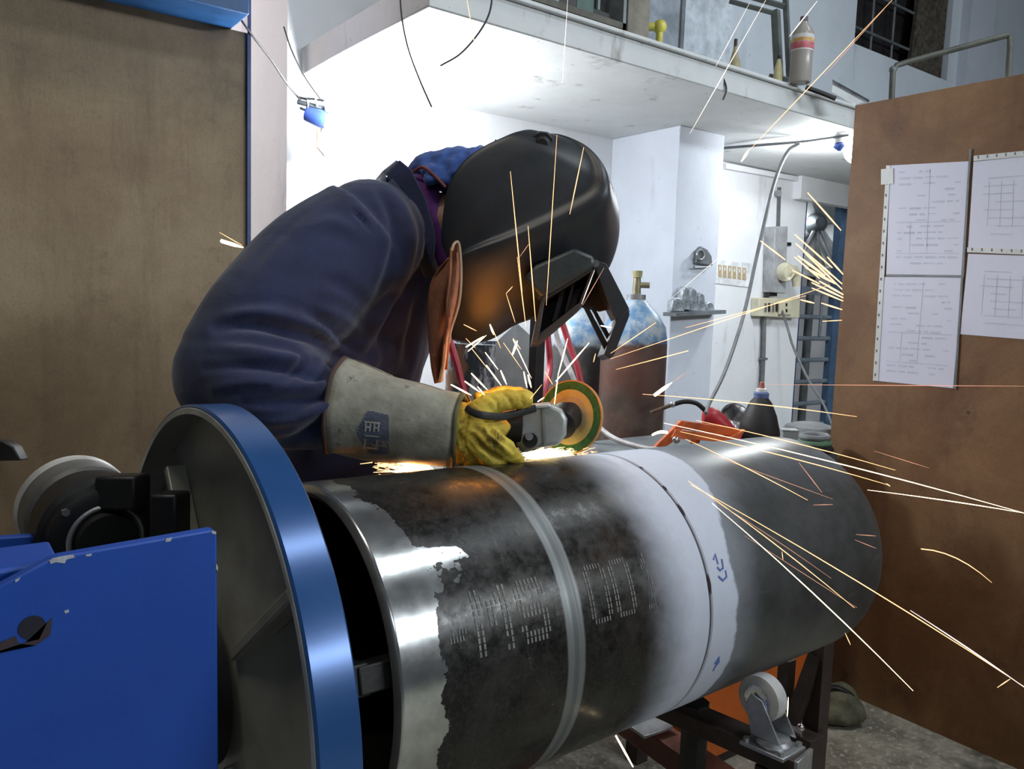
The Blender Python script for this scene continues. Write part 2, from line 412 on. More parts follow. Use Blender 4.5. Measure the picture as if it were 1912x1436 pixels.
def strip(poly, lab, n, holes=True, cat='plastic strip'):
    c = onX(poly[0][0], poly[0][1], XR); t = thing('binding_strip', (XR, c.y, c.z), lab, cat)
    mk('strip', quadX(poly, XR-.0024), M_sleeve, t)
    if holes:
        for k in range(n):
            u = (k+.5)/n; a = lerp4(poly, u, .35) if abs(poly[1][0]-poly[0][0]) > 60 else lerp4(poly, .35, u)
            s = 2.6; mk('punch_mark', quadX([(a[0]-s*.5, a[1]-s), (a[0]+s*.5, a[1]-s), (a[0]+s*.5, a[1]+s), (a[0]-s*.5, a[1]+s)], XR-.0034, .0003), M_inkd, t)
strip([(1655, 309), (1663, 309), (1640, 711), (1630, 711)], 'narrow perforated plastic strip down left edge of the sheets', 18)
strip([(1818, 291), (1990, 274), (1990, 284), (1818, 301)], 'perforated strip across top of the upper right sheet', 10)
strip([(1806, 462), (1990, 468), (1990, 479), (1806, 471)], 'perforated strip between the two right hand sheets', 10)
for poly, lab, nm, cat in (([(1810, 278), (1814, 278), (1785, 726), (1781, 726)], 'thin plastic edge strip between left and right sheets', 'edge_strip', 'plastic strip'),
                      ([(1656, 512), (1800, 514), (1800, 518), (1655, 516)], 'grey strip between the two left hand sheets', 'edge_strip', 'plastic strip'),
                      ([(1645, 316), (1668, 314), (1668, 343), (1645, 345)], 'square of clear tape at the top left sheet corner', 'tape_piece', 'tape')):
    prop(mk(nm, quadX(poly, XR-.0036, .0004), M_sleeve if 'tape' in nm else M_iron), lab, cat)

# ------------------------------------------------------------------ pipe frame (fitted to the photo's silhouettes)
PC = Vector((.66293, .86831, .72347)); PX = Vector((.99894, .04058, -.02164)).normalized()
PZ = (Vector((0, 0, 1))-PX*PX.z).normalized(); PY = PZ.cross(PX)
PM = Matrix.Translation(PC) @ Matrix((PX, PY, PZ)).transposed().to_4x4()
PR = .2032
def pol(x, deg, r=PR):   # 0 = towards the photographer, 90 = up
    a = math.radians(deg); return Vector((x, -r*math.cos(a), r*math.sin(a)))

def pipe_mat():
    g = G('mill scale pipe steel'); x, y, z = g.sep()[0:3]
    th = g.math('ARCTAN2', z, g.math('MULTIPLY', y, -1.0))     # radians, 0 towards camera side
    thd = g.math('MULTIPLY', th, 57.2958)
    n1 = g.noise(14, 7, .7); n2 = g.noise(55, 6, .7); n3 = g.noise(5, 4, .6); nl = g.noise(60, 5, .6, stretch=(.25, 1, 1))
    c = g.mix(g.ramp(n1, .35, .7), (.010, .010, .0095), (.040, .038, .036))
    c = g.mix(g.math('MULTIPLY', g.ramp(n3, .5, .7), .6), c, (.055, .046, .038))
    met = .55; ro = g.mixf(g.ramp(n2, .3, .7), .22, .42)
    c = g.mix(g.math('MULTIPLY', g.ramp(n2, .66, .74), .5), c, (.30, .31, .32))          # tiny scratches
    gr_ = g.noise(240, 3, .7); c = g.mix(g.math('MULTIPLY', g.ramp(gr_, .45, .7), .35), c, (.075, .072, .066))
    vs = g.noise(90, 5, .7, stretch=(1, .2, .2)); c = g.mix(g.math('MULTIPLY', g.ramp(vs, .62, .72), .3), c, (.13, .13, .12))
    # far fitting: greyer steel
    right = g.ramp(x, .16, .24); c2 = g.mix(g.ramp(n1, .3, .75), (.075, .085, .088), (.13, .14, .145))
    c2 = g.mix(g.math('MULTIPLY', g.ramp(nl, .6, .75), .4), c2, (.20, .215, .22))
    c = g.mix(right, c, c2)
    ro = g.mixf(right, ro, g.mixf(n2, .28, .40))
    # ground bright strip at the near end
    edge = g.math('ADD', -.252, g.math('MULTIPLY', g.math('SUBTRACT', g.noise(26, 6, .7), .5), .050))
    tongue = g.math('MULTIPLY', g.ramp(thd, 30, 40), g.math('SUBTRACT', 1.0, g.ramp(thd, 47, 52)))
    edge = g.math('ADD', edge, g.math('MULTIPLY', tongue, g.math('ADD', .010, g.math('MULTIPLY', g.ramp(g.noise(30, 4, .6), .4, .6), .055))))
    edge = g.math('SUBTRACT', edge, g.math('MULTIPLY', g.ramp(thd, 52, 80), .022))
    st = g.math('LESS_THAN', x, edge)
    brt = g.mix(g.ramp(n1, .3, .7), (.40, .41, .40), (.66, .67, .66)); c = g.mix(st, c, brt); ro = g.mixf(st, ro, g.mixf(n2, .12, .24))
    metal = g.mixf(st, g.mixf(right, .5, .55), .9)
    # pale ground weld band round the pipe
    wv = g.math('ADD', -.066, g.math('MULTIPLY', g.math('SUBTRACT', n3, .5), .012))
    bd = g.math('ABSOLUTE', g.math('SUBTRACT', x, wv)); bm_ = g.math('MULTIPLY', g.math('SUBTRACT', 1.0, g.ramp(bd, .012, .016)), .75)
    c = g.mix(bm_, c, g.mix(g.ramp(bd, .002, .006), (.17, .185, .185), (.25, .27, .27))); ro = g.mixf(bm_, ro, .5)
    # white developer spray either side of the joint
    nz = g.math('MULTIPLY', g.math('SUBTRACT', g.noise(13, 6, .65), .5), .05)
    lft = g.ramp(g.math('ADD', x, g.math('MULTIPLY', nz, .8)), .05, .165)
    up_sh = g.math('MULTIPLY', g.ramp(thd, 20, 80), .045)
    re = g.math('ADD', g.math('ADD', .240, up_sh), g.math('MULTIPLY', nz, .8))
    rgt = g.math('SUBTRACT', 1.0, g.ramp(x, re, g.math('ADD', re, .012)))
    halo = g.math('MULTIPLY', g.math('SUBTRACT', 1.0, g.ramp(x, re, g.math('ADD', re, .09))), .30)
    w = g.math('MULTIPLY', lft, g.math('MAXIMUM', rgt, halo))
    w = g.math('MULTIPLY', w, g.math('ADD', .85, g.math('MULTIPLY', n2, .3)))
    c = g.mix(w, c, (.56, .60, .70)); ro = g.mixf(w, ro, .75); metal = g.mixf(w, metal, 0.0)
    g.bump(n2, .035, .0008)
    return g.done(c, ro, metal)
M_pipe = pipe_mat()
pipe = thing('steel_pipe', (0, 0, 0), 'large dark steel pipe with white sprayed weld joint and stencilled marks', 'pipe')
pipe.matrix_world = PM; WM[pipe.name] = PM
xn, xj, xe = -.307, .186, .745
mk('barrel', lathe([(xn+.004, PR-.016), (xn, PR-.010), (xn+.003, PR-.002), (xn+.006, PR), (xn+.007, PR), (-.075, PR), (-.074, PR), (-.071, PR+.0006), (-.070, PR+.0006), (-.062, PR+.0006), (-.061, PR+.0006), (-.058, PR), (-.057, PR), (xj-.005, PR), (xj-.004, PR), (xj-.0012, PR-.003), (xj-.001, PR-.010), (xj-.02, PR-.012), (xn+.004, PR-.012)], 128, True), M_pipe, pipe, True, PM)
caprof = [(xj+.001, PR-.010), (xj+.0012, PR-.003), (xj+.004, PR), (xj+.005, PR)] + [(xj+.004+(xe-.09-xj-.004)*k/4, PR) for k in range(1, 5)]
for k in range(1, 13):
    a = math.pi/2*k/12; caprof.append((xe-.09+.09*math.sin(a), .0+PR*math.cos(a)**.75 if k < 12 else .001))
mk('end_cap', lathe(caprof, 128), M_pipe, pipe, True, PM)
jn = mk('weld_joint', lathe([(xj-.0022, PR-.0018), (xj+.0022, PR-.0018)], 128), simple('dark root gap', (.07, .06, .07), .7), pipe, True, PM)
spots = []
for a0, a1 in ((57, 60), (44, 50), (12.5, 20.5), (72, 74)):
    pts = [pol(xj+dx, a0+(a1-a0)*k/6, PR+.0006) for k in range(7) for dx in (-.003*math.sin(math.pi*(k+.3)/6.6), .003*math.sin(math.pi*(k+.3)/6.6))]
    mk('open_root_gap', (pts, [(2*k, 2*k+1, 2*k+3, 2*k+2) for k in range(6)]), simple('burnt root black', (.02, .008, .01), .7), pipe, False, PM)
# stencilled characters, dot-tick style, wrapped on the surface
GL = {'-': ["........", "........", "........", "........", "........", ".######.", ".######.", "........", "........", "........"],
      'M': ["##....##", "###..###", "########", "##.##.##", "##.##.##", "##.##.##", "##....##", "##....##", "##....##", "##....##"],
      'S': [".######.", "########", "##....##", "##......", "#######.", ".#######", "......##", "##....##", "########", ".######."],
      '0': [".######.", "##....##", "##....##", "##....##", "##....##", "##....##", "##....##", "##....##", "##....##", ".######."],
      '1': ["...##...", "..###...", ".####...", "...##...", "...##...", "...##...", "...##...", "...##...", "...##...", ".######."]}
ticks = []
def glyph(ch, x0, x1, a_top=33.5, a_bot=13.5, sparse=0.0):
    rr = random.Random(ord(ch)+int(x0*1000)); nc = 8; nr = 10
    for r_, row in enumerate(GL[ch]):
        for c_, v in enumerate(row):
            if v != '#' or rr.random() < sparse: continue
            cxx = x0+(x1-x0)*(c_+.5)/nc; hw = (x1-x0)/nc*.22
            at = a_top+(a_bot-a_top)*(r_+.06)/nr; ab = a_top+(a_bot-a_top)*(r_+.88)/nr
            q = [pol(cxx-hw, at, PR+.0005), pol(cxx+hw, at, PR+.0005), pol(cxx+hw, (at+ab)/2, PR+.0005), pol(cxx-hw, (at+ab)/2, PR+.0005), pol(cxx+hw, ab, PR+.0005), pol(cxx-hw, ab, PR+.0005)]
            ticks.append((q, [(0, 1, 2, 3), (3, 2, 4, 5)]))
for ch, a, b, sp in (('-', -.246, -.214, .15), ('M', -.208, -.157, .04), ('S', -.148, -.103, .04), ('-', -.096, -.080, .2), ('0', -.040, -.002, .06), ('0', .003, .041, 0), ('1', .056, .088, .35)):
    ticks.clear(); glyph(ch, a, b, sparse=sp)
    mk('stencil_mark', join(*ticks), simple('pale stencil paint', (.16, .16, .145), .6, 0, .35, 60), pipe, False, PM, label='pale ticked stencil character '+ch)['kind'] = 'stuff'
# blue marker scribble
def stroke(pts, w=.0016):
    v, f = [], []
    for i, (x, a) in enumerate(pts):
        x2, a2 = pts[min(i+1, len(pts)-1)]; x1, a1 = pts[max(i-1, 0)]
        dx, da = (x2-x1), (a2-a1)*.00355; L = math.hypot(dx, da) or 1
        ox, oa = -da/L*w, dx/L*w/.00355; v += [pol(x-ox, a-oa, PR+.0006), pol(x+ox, a+oa, PR+.0006)]
    return v, [(2*i, 2*i+1, 2*i+3, 2*i+2) for i in range(len(pts)-1)]
mk('marker_writing', join(stroke([(.206, 25), (.213, 27), (.213, 23)]), stroke([(.210, 22), (.214, 20.5), (.222, 21), (.224, 24.5)]), stroke([(.208, 18.5), (.216, 16.5), (.226, 17.5), (.226, 20)]),
     stroke([(.214, -18), (.219, -15), (.224, -18), (.218, -20)]), stroke([(.219, -15), (.219, -22)])), simple('blue marker ink', (.10, .17, .50), .6), pipe, False, PM, label='blue handwritten marker strokes')

# ------------------------------------------------------------------ welding positioner: ring, chuck, gearbox, blue side plates
pos = thing('welding_positioner', (.05, .86, 0), 'blue welding positioner with large ring turntable gripping the pipe end', 'machine')
rf, x2, x3 = .2997, -.397, -.437
mk('turntable_rim', lathe([(x3, rf-.010), (x3, rf-.002), (x3+.002, rf), (x2-.002, rf), (x2, rf-.002), (x2, rf-.010)], 160, True), M_ring, pos, True, PM)
o = bpy.context.scene.objects
mk('turntable_dish', lathe([(x3+.0005, rf-.0105), (x3-.0008, rf-.010), (x3-.0008, rf-.004), (x3+.0003, rf-.003)], 160), simple('pale bare rim edge', (.45, .46, .42), .45, .3), pos, True, PM)
mk('dish_plate', lathe([(x3+.001, rf-.0102), (x2-.010, rf-.012), (x2-.006, rf-.03), (x2-.004, .16), (x2-.012, .13), (x2-.02, .10), (x2-.03, .001)], 128), M_dish, pos, True, PM)
mk('dish_face', lathe([(x2-.002, rf-.010), (x2+.001, rf-.02), (x2+.001, .002)], 96), M_black, pos, True, PM)
for k in range(4):
    a = math.radians(38+90*k); d1 = Vector((0, -math.cos(a), math.sin(a))); d2 = Vector((0, math.sin(a), math.cos(a)))
    mk('rib', obox(Vector((x2-.017, 0, 0))+d1*.175, (.012, 0, 0), d1*.085, d2*.006), M_dish, pos, False, PM, bevel=.002)
mk('chuck_body', lathe([(x2+.001, .15), (x2+.035, .15), (x2+.04, .145), (x2+.04, .05), (x2+.12, .045), (x2+.12, .001)], 64), M_black, pos, True, PM)
for k in range(3):
    a = math.radians(15+120*k); d1 = Vector((0, -math.cos(a), math.sin(a))); d2 = Vector((0, math.sin(a), math.cos(a)))
    j = mk('chuck_jaw', join(obox(Vector((x2+.055, 0, 0))+d1*.135, (.018, 0, 0), d1*.045, d2*.016), obox(Vector((x2+.095, 0, 0))+d1*.168, (.035, 0, 0), d1*.015, d2*.014)), M_black, pos, False, PM, bevel=.002)
mk('main_shaft', lathe([(x2-.03, .001), (x2-.03, .085), (x3-.03, .085), (x3-.035, .06), (x3-.16, .06), (x3-.165, .095), (x3-.24, .095), (x3-.245, .04), (x3-.245, .001)], 64), M_black, pos, True, PM)
mk('bearing_housing', obox((x3-.19, 0, -.16), (.035, 0, 0), (0, .13, 0), (0, 0, .14)), M_black, pos, False, PM, bevel=.008)
# motor stack standing left of the ring
ma, mb = W(142, 950, 1.02), W(240, 1050, .86); mx = (mb-ma).normalized(); L = (mb-ma).length
mfy = mx.cross(Vector((0, 0, 1))).normalized(); mfz = mx.cross(mfy)
MF = Matrix.Translation(ma) @ Matrix((mx, mfy, mfz)).transposed().to_4x4()
dr = mk('drive_motor', lathe([(-.012, .001), (-.012, .055), (-.010, .063), (-.002, .066), (.045, .066), (.050, .062), (.050, .001)], 64), simple('grey motor drum paint', (.10, .10, .095), .5, .1, .3, 12), pos, True, MF)
mk('motor_rim', lathe([(-.013, .050), (-.012, .0672), (.004, .0672), (.006, .066)], 64), simple('pale grey motor rim', (.42, .42, .40), .5), dr, True, MF)
mk('gear_hub', lathe([(.048, .001), (.048, .058), (.070, .058), (.074, .068), (.112, .068), (.116, .062), (.130, .060), (.134, .052), (.134, .034), (.146, .032), (.146, .001)], 48), M_black, pos, True, MF)
mk('hub_bolt_ring', lathe([(.1345, .036), (.1365, .038), (.1365, .040), (.1345, .042)], 48), M_steel, pos, True, MF)
for k in range(6):
    a = k*math.pi/3+.3
    mk('hub_bolt', cyl(Vector((.128, .056*math.cos(a), .056*math.sin(a))), Vector((.134, .056*math.cos(a), .056*math.sin(a))), .0045, seg=6), M_iron, pos, False, MF)
for (px, py, d, w, h) in ((230, 918, .93, .024, .020), (318, 962, .90, .016, .026)):
    mk('clamp_lug', obox(W(px, py, d), CR*w, CU*h, CF*.02), M_black, pos, bevel=.004)
mk('lug_rod', ptube([(222, 905, .93), (222, 935, .93)], r=.006, n=3), M_black, pos)
# near blue side plate
YP = .634
poly = [(-60, 1128), (93, 1046), (110, 1040), (396, 990), (405, 994), (408, 1440), (409, 1700), (-60, 1700)]
pp = [onY(x, y, YP) for x, y in poly]
sp = mk('side_plate', prism(pp, (0, .012, 0)), M_blueW, pos, bevel=.0015)
hc = onY(60, 1172, YP-.0006)
mk('bolt_hole', tube([hc, hc+Vector((0, .004, 0))], .0085, 20), simple('hole shadow black', (.01, .01, .02), .8), sp)
sc_ = [hc+Vector((0, -.0001, 0))+Vector((dx, 0, dz)) for dx, dz in ((-.010, -.004), (-.008, -.010), (.002, -.0135), (.011, -.008), (.0125, .004), (.0095, .002), (.004, -.0095), (-.004, -.0098), (-.016, -.012), (-.030, -.022), (-.030, -.014), (-.018, -.006))]
mk('paint_scuff', prism(sc_, (0, .0008, 0)), simple('burnt rust scuff', (.04, .025, .03), .8), sp)
M_chip = simple('bare chipped metal', (.50, .52, .56), .5, .3, .3, 90)
for poly in ([(92, 1047), (98, 1043), (116, 1039), (137, 1036), (140, 1041), (124, 1045), (121, 1052), (104, 1050), (95, 1053)], [(396, 991), (404, 993), (403, 998), (395, 996)], [(404, 1052), (407, 1058), (407, 1066), (403, 1062)],
             [(310, 1006), (322, 1004), (318, 1011), (309, 1012)], [(160, 1036), (172, 1034), (170, 1038), (161, 1039)], [(28, 1084), (38, 1078), (35, 1084), (29, 1088)], [(120, 1141), (128, 1138), (129, 1143), (122, 1146)]):
    mk('paint_chip', prism([onY(x, y, YP-.0004) for x, y in poly], (0, .0006, 0)), M_chip, sp)
mk('side_plate', prism([onY(x, y, 1.02) for x, y in ((-90, 1010), (60, 1000), (170, 1120), (170, 1600), (-90, 1600))], (0, .012, 0)), M_blueW, pos, bevel=.002)
mk('base_frame', join(box((-.55, .62, 0), (.16, .70, .10)), box((-.55, 1.0, 0), (.16, 1.08, .10)), box((-.5, .70, 0), (-.42, 1.0, .09)), box((.04, .70, 0), (.12, 1.0, .09))), M_blueW, pos, bevel=.004)
lo = onY(300, 1500, YP).z
mk('support_post', join(box((-.52, .63, .08), (-.40, .69, .7)), box((-.05, .66, .08), (.08, .72, lo+.2))), M_blueW, pos, bevel=.003)

# ------------------------------------------------------------------ roller stand under the pipe
st = thing('roller_stand', (W(1400, 1370, 1.12).x, .86, 0), 'low dark steel roller stand carrying the pipe on caster wheels', 'stand')
Ax = CR; 
r0, r1 = W(1250, 1300, 1.31), W(1482, 1404, 1.165)
bd = (r0-r1).normalized(); bd = Vector((0, 1, 0)) if False else bd; bd.z = 0; bd.normalize()
bs = Vector((0, 0, 1)).cross(bd)
r1.z -= .014; zb = r1.z
e0 = r1-bd*.012; e1 = r1+bd*.56; e1.z = r1.z
def beam_between(a, b, w, h): 
    m = (a+b)/2; d = (b-a)/2; s = Vector((0, 0, 1)).cross(d).normalized() if abs(d.normalized().z) < .95 else Vector((1, 0, 0)); u = d.cross(s).normalized()
    return obox(m, d, s*w, u*h)
mk('cross_beam', beam_between(e0, e1, .024, .014), M_dark, st, bevel=.002)
for q in (.04, .56):
    p = e0+bd*q; mk('leg', box((p.x-.02, p.y-.02, 0), (p.x+.02, p.y+.02, zb-.02)), M_dark, st, bevel=.002)
mk('foot_beam', box((e0.x-.03, e0.y, 0), (e0.x+.03, e1.y, .04)), M_dark, st, bevel=.002)
mk('end_plate', obox(e0-bd*.003, bd*.003, bs*.026, Vector((0, 0, .016))), M_steel, st, bevel=.001)
def caster(c, facing, name='caster'):
    # c wheel centre, axle along the pipe
    ax = PX; root = mk(name+'_wheel', tube([c-ax*.013, c-ax*.011, c+ax*.011, c+ax*.013], [.029, .034, .034, .029], 40), simple('worn white nylon tyre', (.50, .50, .49), .45, 0, .15, 30), st, True, None)
    mk('wheel_hub', tube([c-ax*.016, c-ax*.0155, c+ax*.0155, c+ax*.016], [.018, .021, .021, .018], 32), M_chrome, root, True)
    mk('axle_bolt', tube([c-ax*.022, c+ax*.022], .006, 6), M_steel, root)
    base = c+Vector((0, 0, -.052))+facing*.020
    for s in (-1, 1):
        o_ = ax*s*.0185
        mk('fork_cheek', prism([c+o_+Vector((0, 0, .010))-facing*.006, c+o_+facing*.012+Vector((0, 0, .004)), base+o_+facing*.024, base+o_-facing*.022, c+o_-facing*.013-Vector((0, 0, .006))], ax*s*.003), M_steel, st, bevel=.001)
    mk('swivel_race', zturn(base+Vector((0, 0, -.012)), [(0, .001), (0, .024), (.006, .027), (.012, .024), (.014, .001)], 28), M_steel, st, True)
    mk('mounting_plate', obox(base+Vector((0, 0, -.015)), facing*.034, ax*.030, Vector((0, 0, .003))), M_steel, st, bevel=.001)
    for s in (-1, 1):
        for q in (-1, 1): mk('bolt', cyl(base+facing*.027*s+ax*.023*q+Vector((0, 0, -.013)), base+facing*.027*s+ax*.023*q+Vector((0, 0, -.006)), .005, seg=6), M_steel, st)
cw = W(1424, 1302, 1.185)
caster(cw, -bd)
cmir = PC+PX*((cw-PC).dot(PX)); dv = cw-cmir
caster(Vector((cmir.x, cmir.y-dv.y, cw.z)), bd)
# second, lower beams of the stand towards the photographer's left
f0, f1 = W(1165, 1345, 1.52), W(1330, 1452, 1.33)
fd = f1-f0; fd.z = 0
st2 = thing('frame_trolley', ((f0+f1).x/2, (f0+f1).y/2, 0), 'red-brown steel trolley frame with a worn top edge below the pipe', 'trolley')
zf = f1.z
a0 = Vector((f0.x, f0.y, zf)); b0 = Vector((f1.x, f1.y, zf)); u0 = (b0-a0).normalized(); a0 = a0-u0*.35; b0 = b0+u0*.05
M_redb = simple('oxide red steel', (.16, .05, .03), .5, .2, .4, 9, .2, (.45, .16, .09))
mk('rail', beam_between(a0, b0, .026, .022), M_redb, st2, bevel=.002)
sd = Vector((0, 0, 1)).cross(u0)
mk('rail', beam_between(a0-sd*.30, b0-sd*.30, .022, .02), M_redb, st2, bevel=.002)
mk('rail_plate', beam_between(a0+u0*.38+Vector((0, 0, .030))-sd*.02, b0-u0*.16+Vector((0, 0, .030))-sd*.02, .034, .003), M_steel, st2, bevel=.001)
for q in (.02, .98):
    p = a0.lerp(b0, q)
    mk('leg', box((p.x-.02, p.y-.02, 0), (p.x+.02, p.y+.02, zf-.02)), M_redb, st2, bevel=.002); p = p-sd*.30
    mk('leg', box((p.x-.02, p.y-.02, 0), (p.x+.02, p.y+.02, zf-.02)), M_redb, st2, bevel=.002)
mk('upright', tube([W(1300, 1310, 1.30), Vector((W(1300, 1310, 1.30).x, W(1300, 1310, 1.30).y, 0))], .022, 8), M_black, st2)

# ------------------------------------------------------------------ bench and orange cabinet behind the pipe
ZB = .74
bc = onZ(1400, 815, ZB)
bx0, bx1, by0, by1 = 1.40, 2.20, 1.30, 1.78
bench = thing('work_bench', ((bx0+bx1)/2, (by0+by1)/2, 0), 'grey steel bench behind the pipe with dark angle legs', 'bench')
mk('bench_top', box((bx0, by0, ZB-.03), (bx1, by1, ZB)), M_iron, bench, bevel=.003)
for x in (bx0+.02, bx1-.06):
    for y in (by0+.02, by1-.06): mk('leg', box((x, y, 0), (x+.04, y+.04, ZB-.03)), M_dark, bench)
mk('lower_rail', box((bx0+.06, by1-.05, .22), (bx1-.06, by1-.03, .26)), M_dark, bench)
c0, c1 = onY(1306, 1400, 1.20), onY(1536, 1230, 1.20)
cb = thing('orange_cabinet', ((c0.x+c1.x)/2, 1.4, 0), 'bright orange steel box seen below the pipe behind the caster', 'cabinet')
mk('body', box((c0.x, 1.20, .03), (c1.x, 1.60, .52)), simple('bright orange paint', (.62, .13, .015), .5, 0, .15, 6), cb, bevel=.004)
mk('skid', box((c0.x+.02, 1.21, 0), (c1.x-.02, 1.26, .03)), M_dark, cb)
mk('skid', box((c0.x+.02, 1.54, 0), (c1.x-.02, 1.59, .03)), M_dark, cb)
# dark angle-iron trestle between the pipe end and the screen
tr = thing('angle_trestle', (W(1500, 1300, 1.65).x, W(1500, 1300, 1.65).y, 0), 'dark angle-iron trestle in front of the orange box', 'trestle')
def bar2(p, q, d1, d2, w, name, m=M_dark): mk(name, tube([W(p[0], p[1], d1), W(q[0], q[1], d2)], w, 4), m, tr)
def drop(p, w, d, name='post'):
    a = W(p[0], p[1], d); mk(name, box((a.x-w, a.y-w, 0), (a.x+w, a.y+w, a.z)), M_dark, tr, bevel=.001)
drop((1534, 1195, ), .018, 1.62); drop((1470, 1230), .013, 1.66)
bar2((1524, 1225), (1478, 1350), 1.62, 1.62, .018, 'brace')
drop((1505, 1365), .03, 1.62, 'foot_block')
mk('knob', ball(W(1495, 1358, 1.55), .008, 10), M_chrome, tr, True)
# boot / worn sack lump on the floor by the screen
lp = onZ(1565, 1345, 0)
bag = thing('cloth_bag', lp, 'dirty olive cloth bag slumped on the floor against right screen', 'bag')
fuse('bag_body', [ball(W(1566, 1305, (lp-CAM).dot(CF)), .055, 16, (1.1, 1, .75)), ball(lp+Vector((0, 0, .035)), .075, 16, (1.1, .9, .5))], simple('olive dirty canvas', (.11, .11, .07), .9, 0, .5, 20, .4), bag, .01, 4, .010, 18)
hp = W(1580, 1290, (lp-CAM).dot(CF))
mk('bag_strap', ptube([(1535, 1300, 2.25), (1555, 1283, 2.25), (1590, 1300, 2.25), (1606, 1330, 2.25), (1600, 1352, 2.27)], r=.008, n=14, seg=8), M_black, bag, True)

# things standing on the bench
def onbench(px, py, z=ZB): return onZ(px, py, z)
M_redp = simple('red plastic', (.50, .03, .04), .4)
def lift(px, d): p = W(px, 700, d); return Vector((p.x, p.y, ZB))
# orange angle frame: two bent rails and cross bars
of = thing('orange_rack', lift(1300, 2.0), 'orange steel angle rack lying on the bench behind the pipe', 'frame')
d = 2.0
def ob(name, a, b, w, dd=(d, d)): mk(name, tube([W(a[0], a[1], dd[0]), W(b[0], b[1], dd[1])], w, 4), M_orange, of)
mk('side_arm', prism([W(1222, 836, d), W(1272, 786, d), W(1284, 788, d), W(1256, 826, d), W(1240, 836, d)], CF*.03), M_orange, of, bevel=.001)
mk('top_channel', prism([W(1272, 785, d), W(1378, 800, d+.05), W(1390, 808, d+.05), W(1362, 814, d+.05), W(1276, 802, d)], CF*.03), M_orange, of, bevel=.002)
mk('lower_rail', prism([W(1262, 802, d-.02), W(1350, 812, d), W(1356, 826, d), W(1254, 818, d-.02)], CF*.012), M_orange, of, bevel=.001)
mk('end_arm', prism([W(1392, 802, d+.04), W(1386, 812, d+.04), W(1352, 832, d), W(1344, 826, d)], CF*.03), M_orange, of, bevel=.001)
for fx, fy in ((1300, .03), (1368, .06)): mk('frame_foot', tube([W(fx, 812, d+fy), lift(fx, d+fy)], .012, 4), M_orange, of)
mk('wing_bolt', ball(W(1262, 822, d-.03), .010, 12), M_chrome, of, True)
# torch with red grip and black swan neck
tc = thing('torch', W(1330, 790, 2.2), 'welding torch with red grip and black curved neck lying on bench', 'torch')
mk('grip', ptube([(1314, 776, 2.2, 15), (1330, 780, 2.2, 19), (1352, 800, 2.2, 17), (1375, 822, 2.2, 15)], n=10, seg=16), M_redp, tc, True)
mk('neck', ptube([(1316, 766, 2.2), (1300, 753, 2.2), (1278, 750, 2.2), (1255, 756, 2.2)], r=.0065, n=14, seg=10), M_black, tc, True)
mk('nozzle', ptube([(1257, 755, 2.2), (1236, 763, 2.2), (1214, 771, 2.2)], r=.0055, n=5, seg=12), simple('brown scorched nozzle', (.14, .10, .07), .4, .6), tc, True)
mk('nozzle_tip', ball(W(1256, 755, 2.2), .009, 10), M_steel, tc, True)
# shiny bowl-like lamp reflector
rb = thing('metal_bowl', lift(1372, 2.36), 'shiny metal bowl tipped on its side beside the black funnel', 'bowl')
bc_ = W(1372, 782, 2.36); bm4 = Matrix.Translation(bc_) @ Vector((-.5, -.75, .35)).to_track_quat('X', 'Z').to_matrix().to_4x4()
mk('bowl_shell', lathe([(-.03, .001), (-.028, .02), (-.018, .036), (0, .046), (.004, .047), (.004, .044), (-.012, .034), (-.024, .001)], 36), M_chrome, rb, True, bm4)
mk('bowl_foot', join(zturn(lift(1372, 2.38), [(0, .001), (0, .034), (.02, .03), (.03, .012), (bc_.z-ZB-.02, .010), (bc_.z-ZB-.02, .001)], 20)), M_steel, rb, True)
# black funnel shaped hood with collar, conduit above it
fb = lift(1424, 2.2); h1 = W(1424, 740, 2.2).z-ZB
fn = thing('black_funnel', fb, 'black dome-shaped funnel with white and blue collar on the bench', 'funnel')
mk('dome', zturn(fb, [(0, .001), (0, .057), (h1*.45, .056), (h1*.70, .045), (h1*.9, .030), (h1, .016), (h1, .001)], 32), M_rubber, fn, True)
mk('blue_collar', zturn(fb+Vector((0, 0, h1-.004)), [(0, .001), (0, .020), (.012, .021), (.016, .016), (.016, .001)], 24), simple('dull blue collar', (.12, .18, .36), .5), fn, True)
mk('white_cap', zturn(fb+Vector((0, 0, h1+.012)), [(0, .001), (0, .015), (.008, .015), (.010, .008), (.010, .001)], 24), simple('white plastic cap', (.72, .74, .74), .4), fn, True)
mk('red_tip', zturn(fb+Vector((0, 0, h1+.022)), [(0, .001), (0, .008), (.016, .006), (.018, .001)], 16), simple('rust red tip', (.40, .12, .09), .5), fn, True)
# small clutter on right end of bench
gb = lift(1480, 2.3)
gbox = thing('small_junction_box', gb, 'small grey plastic box standing right of the black funnel', 'box')
mk('body', obox(gb+Vector((0, 0, .035)), (.018, -.014, 0), (.012, .015, 0), (0, 0, .035)), M_grey, gbox, bevel=.003)
mk('lid', obox(gb+Vector((0, 0, .072)), (.019, -.0147, 0), (.0126, .0157, 0), (0, 0, .003)), M_steel, gbox, bevel=.001)
cl = thing('hose_coil', lift(1530, 2.36), 'dark coiled hose on the bench beside the right screen', 'hose')
for k in range(3):
    cc = lift(1530, 2.36)+Vector((0, 0, .010+.018*k)); rr = .055-.006*k
    mk('coil', tube([cc+Vector((rr*math.cos(2*math.pi*i/24), rr*.8*math.sin(2*math.pi*i/24), 0)) for i in range(25)], .009, 8, False), (M_rubber, simple('green oxide hose', (.12, .22, .14), .6), simple('grey pad', (.22, .23, .24), .8))[k], cl, True)
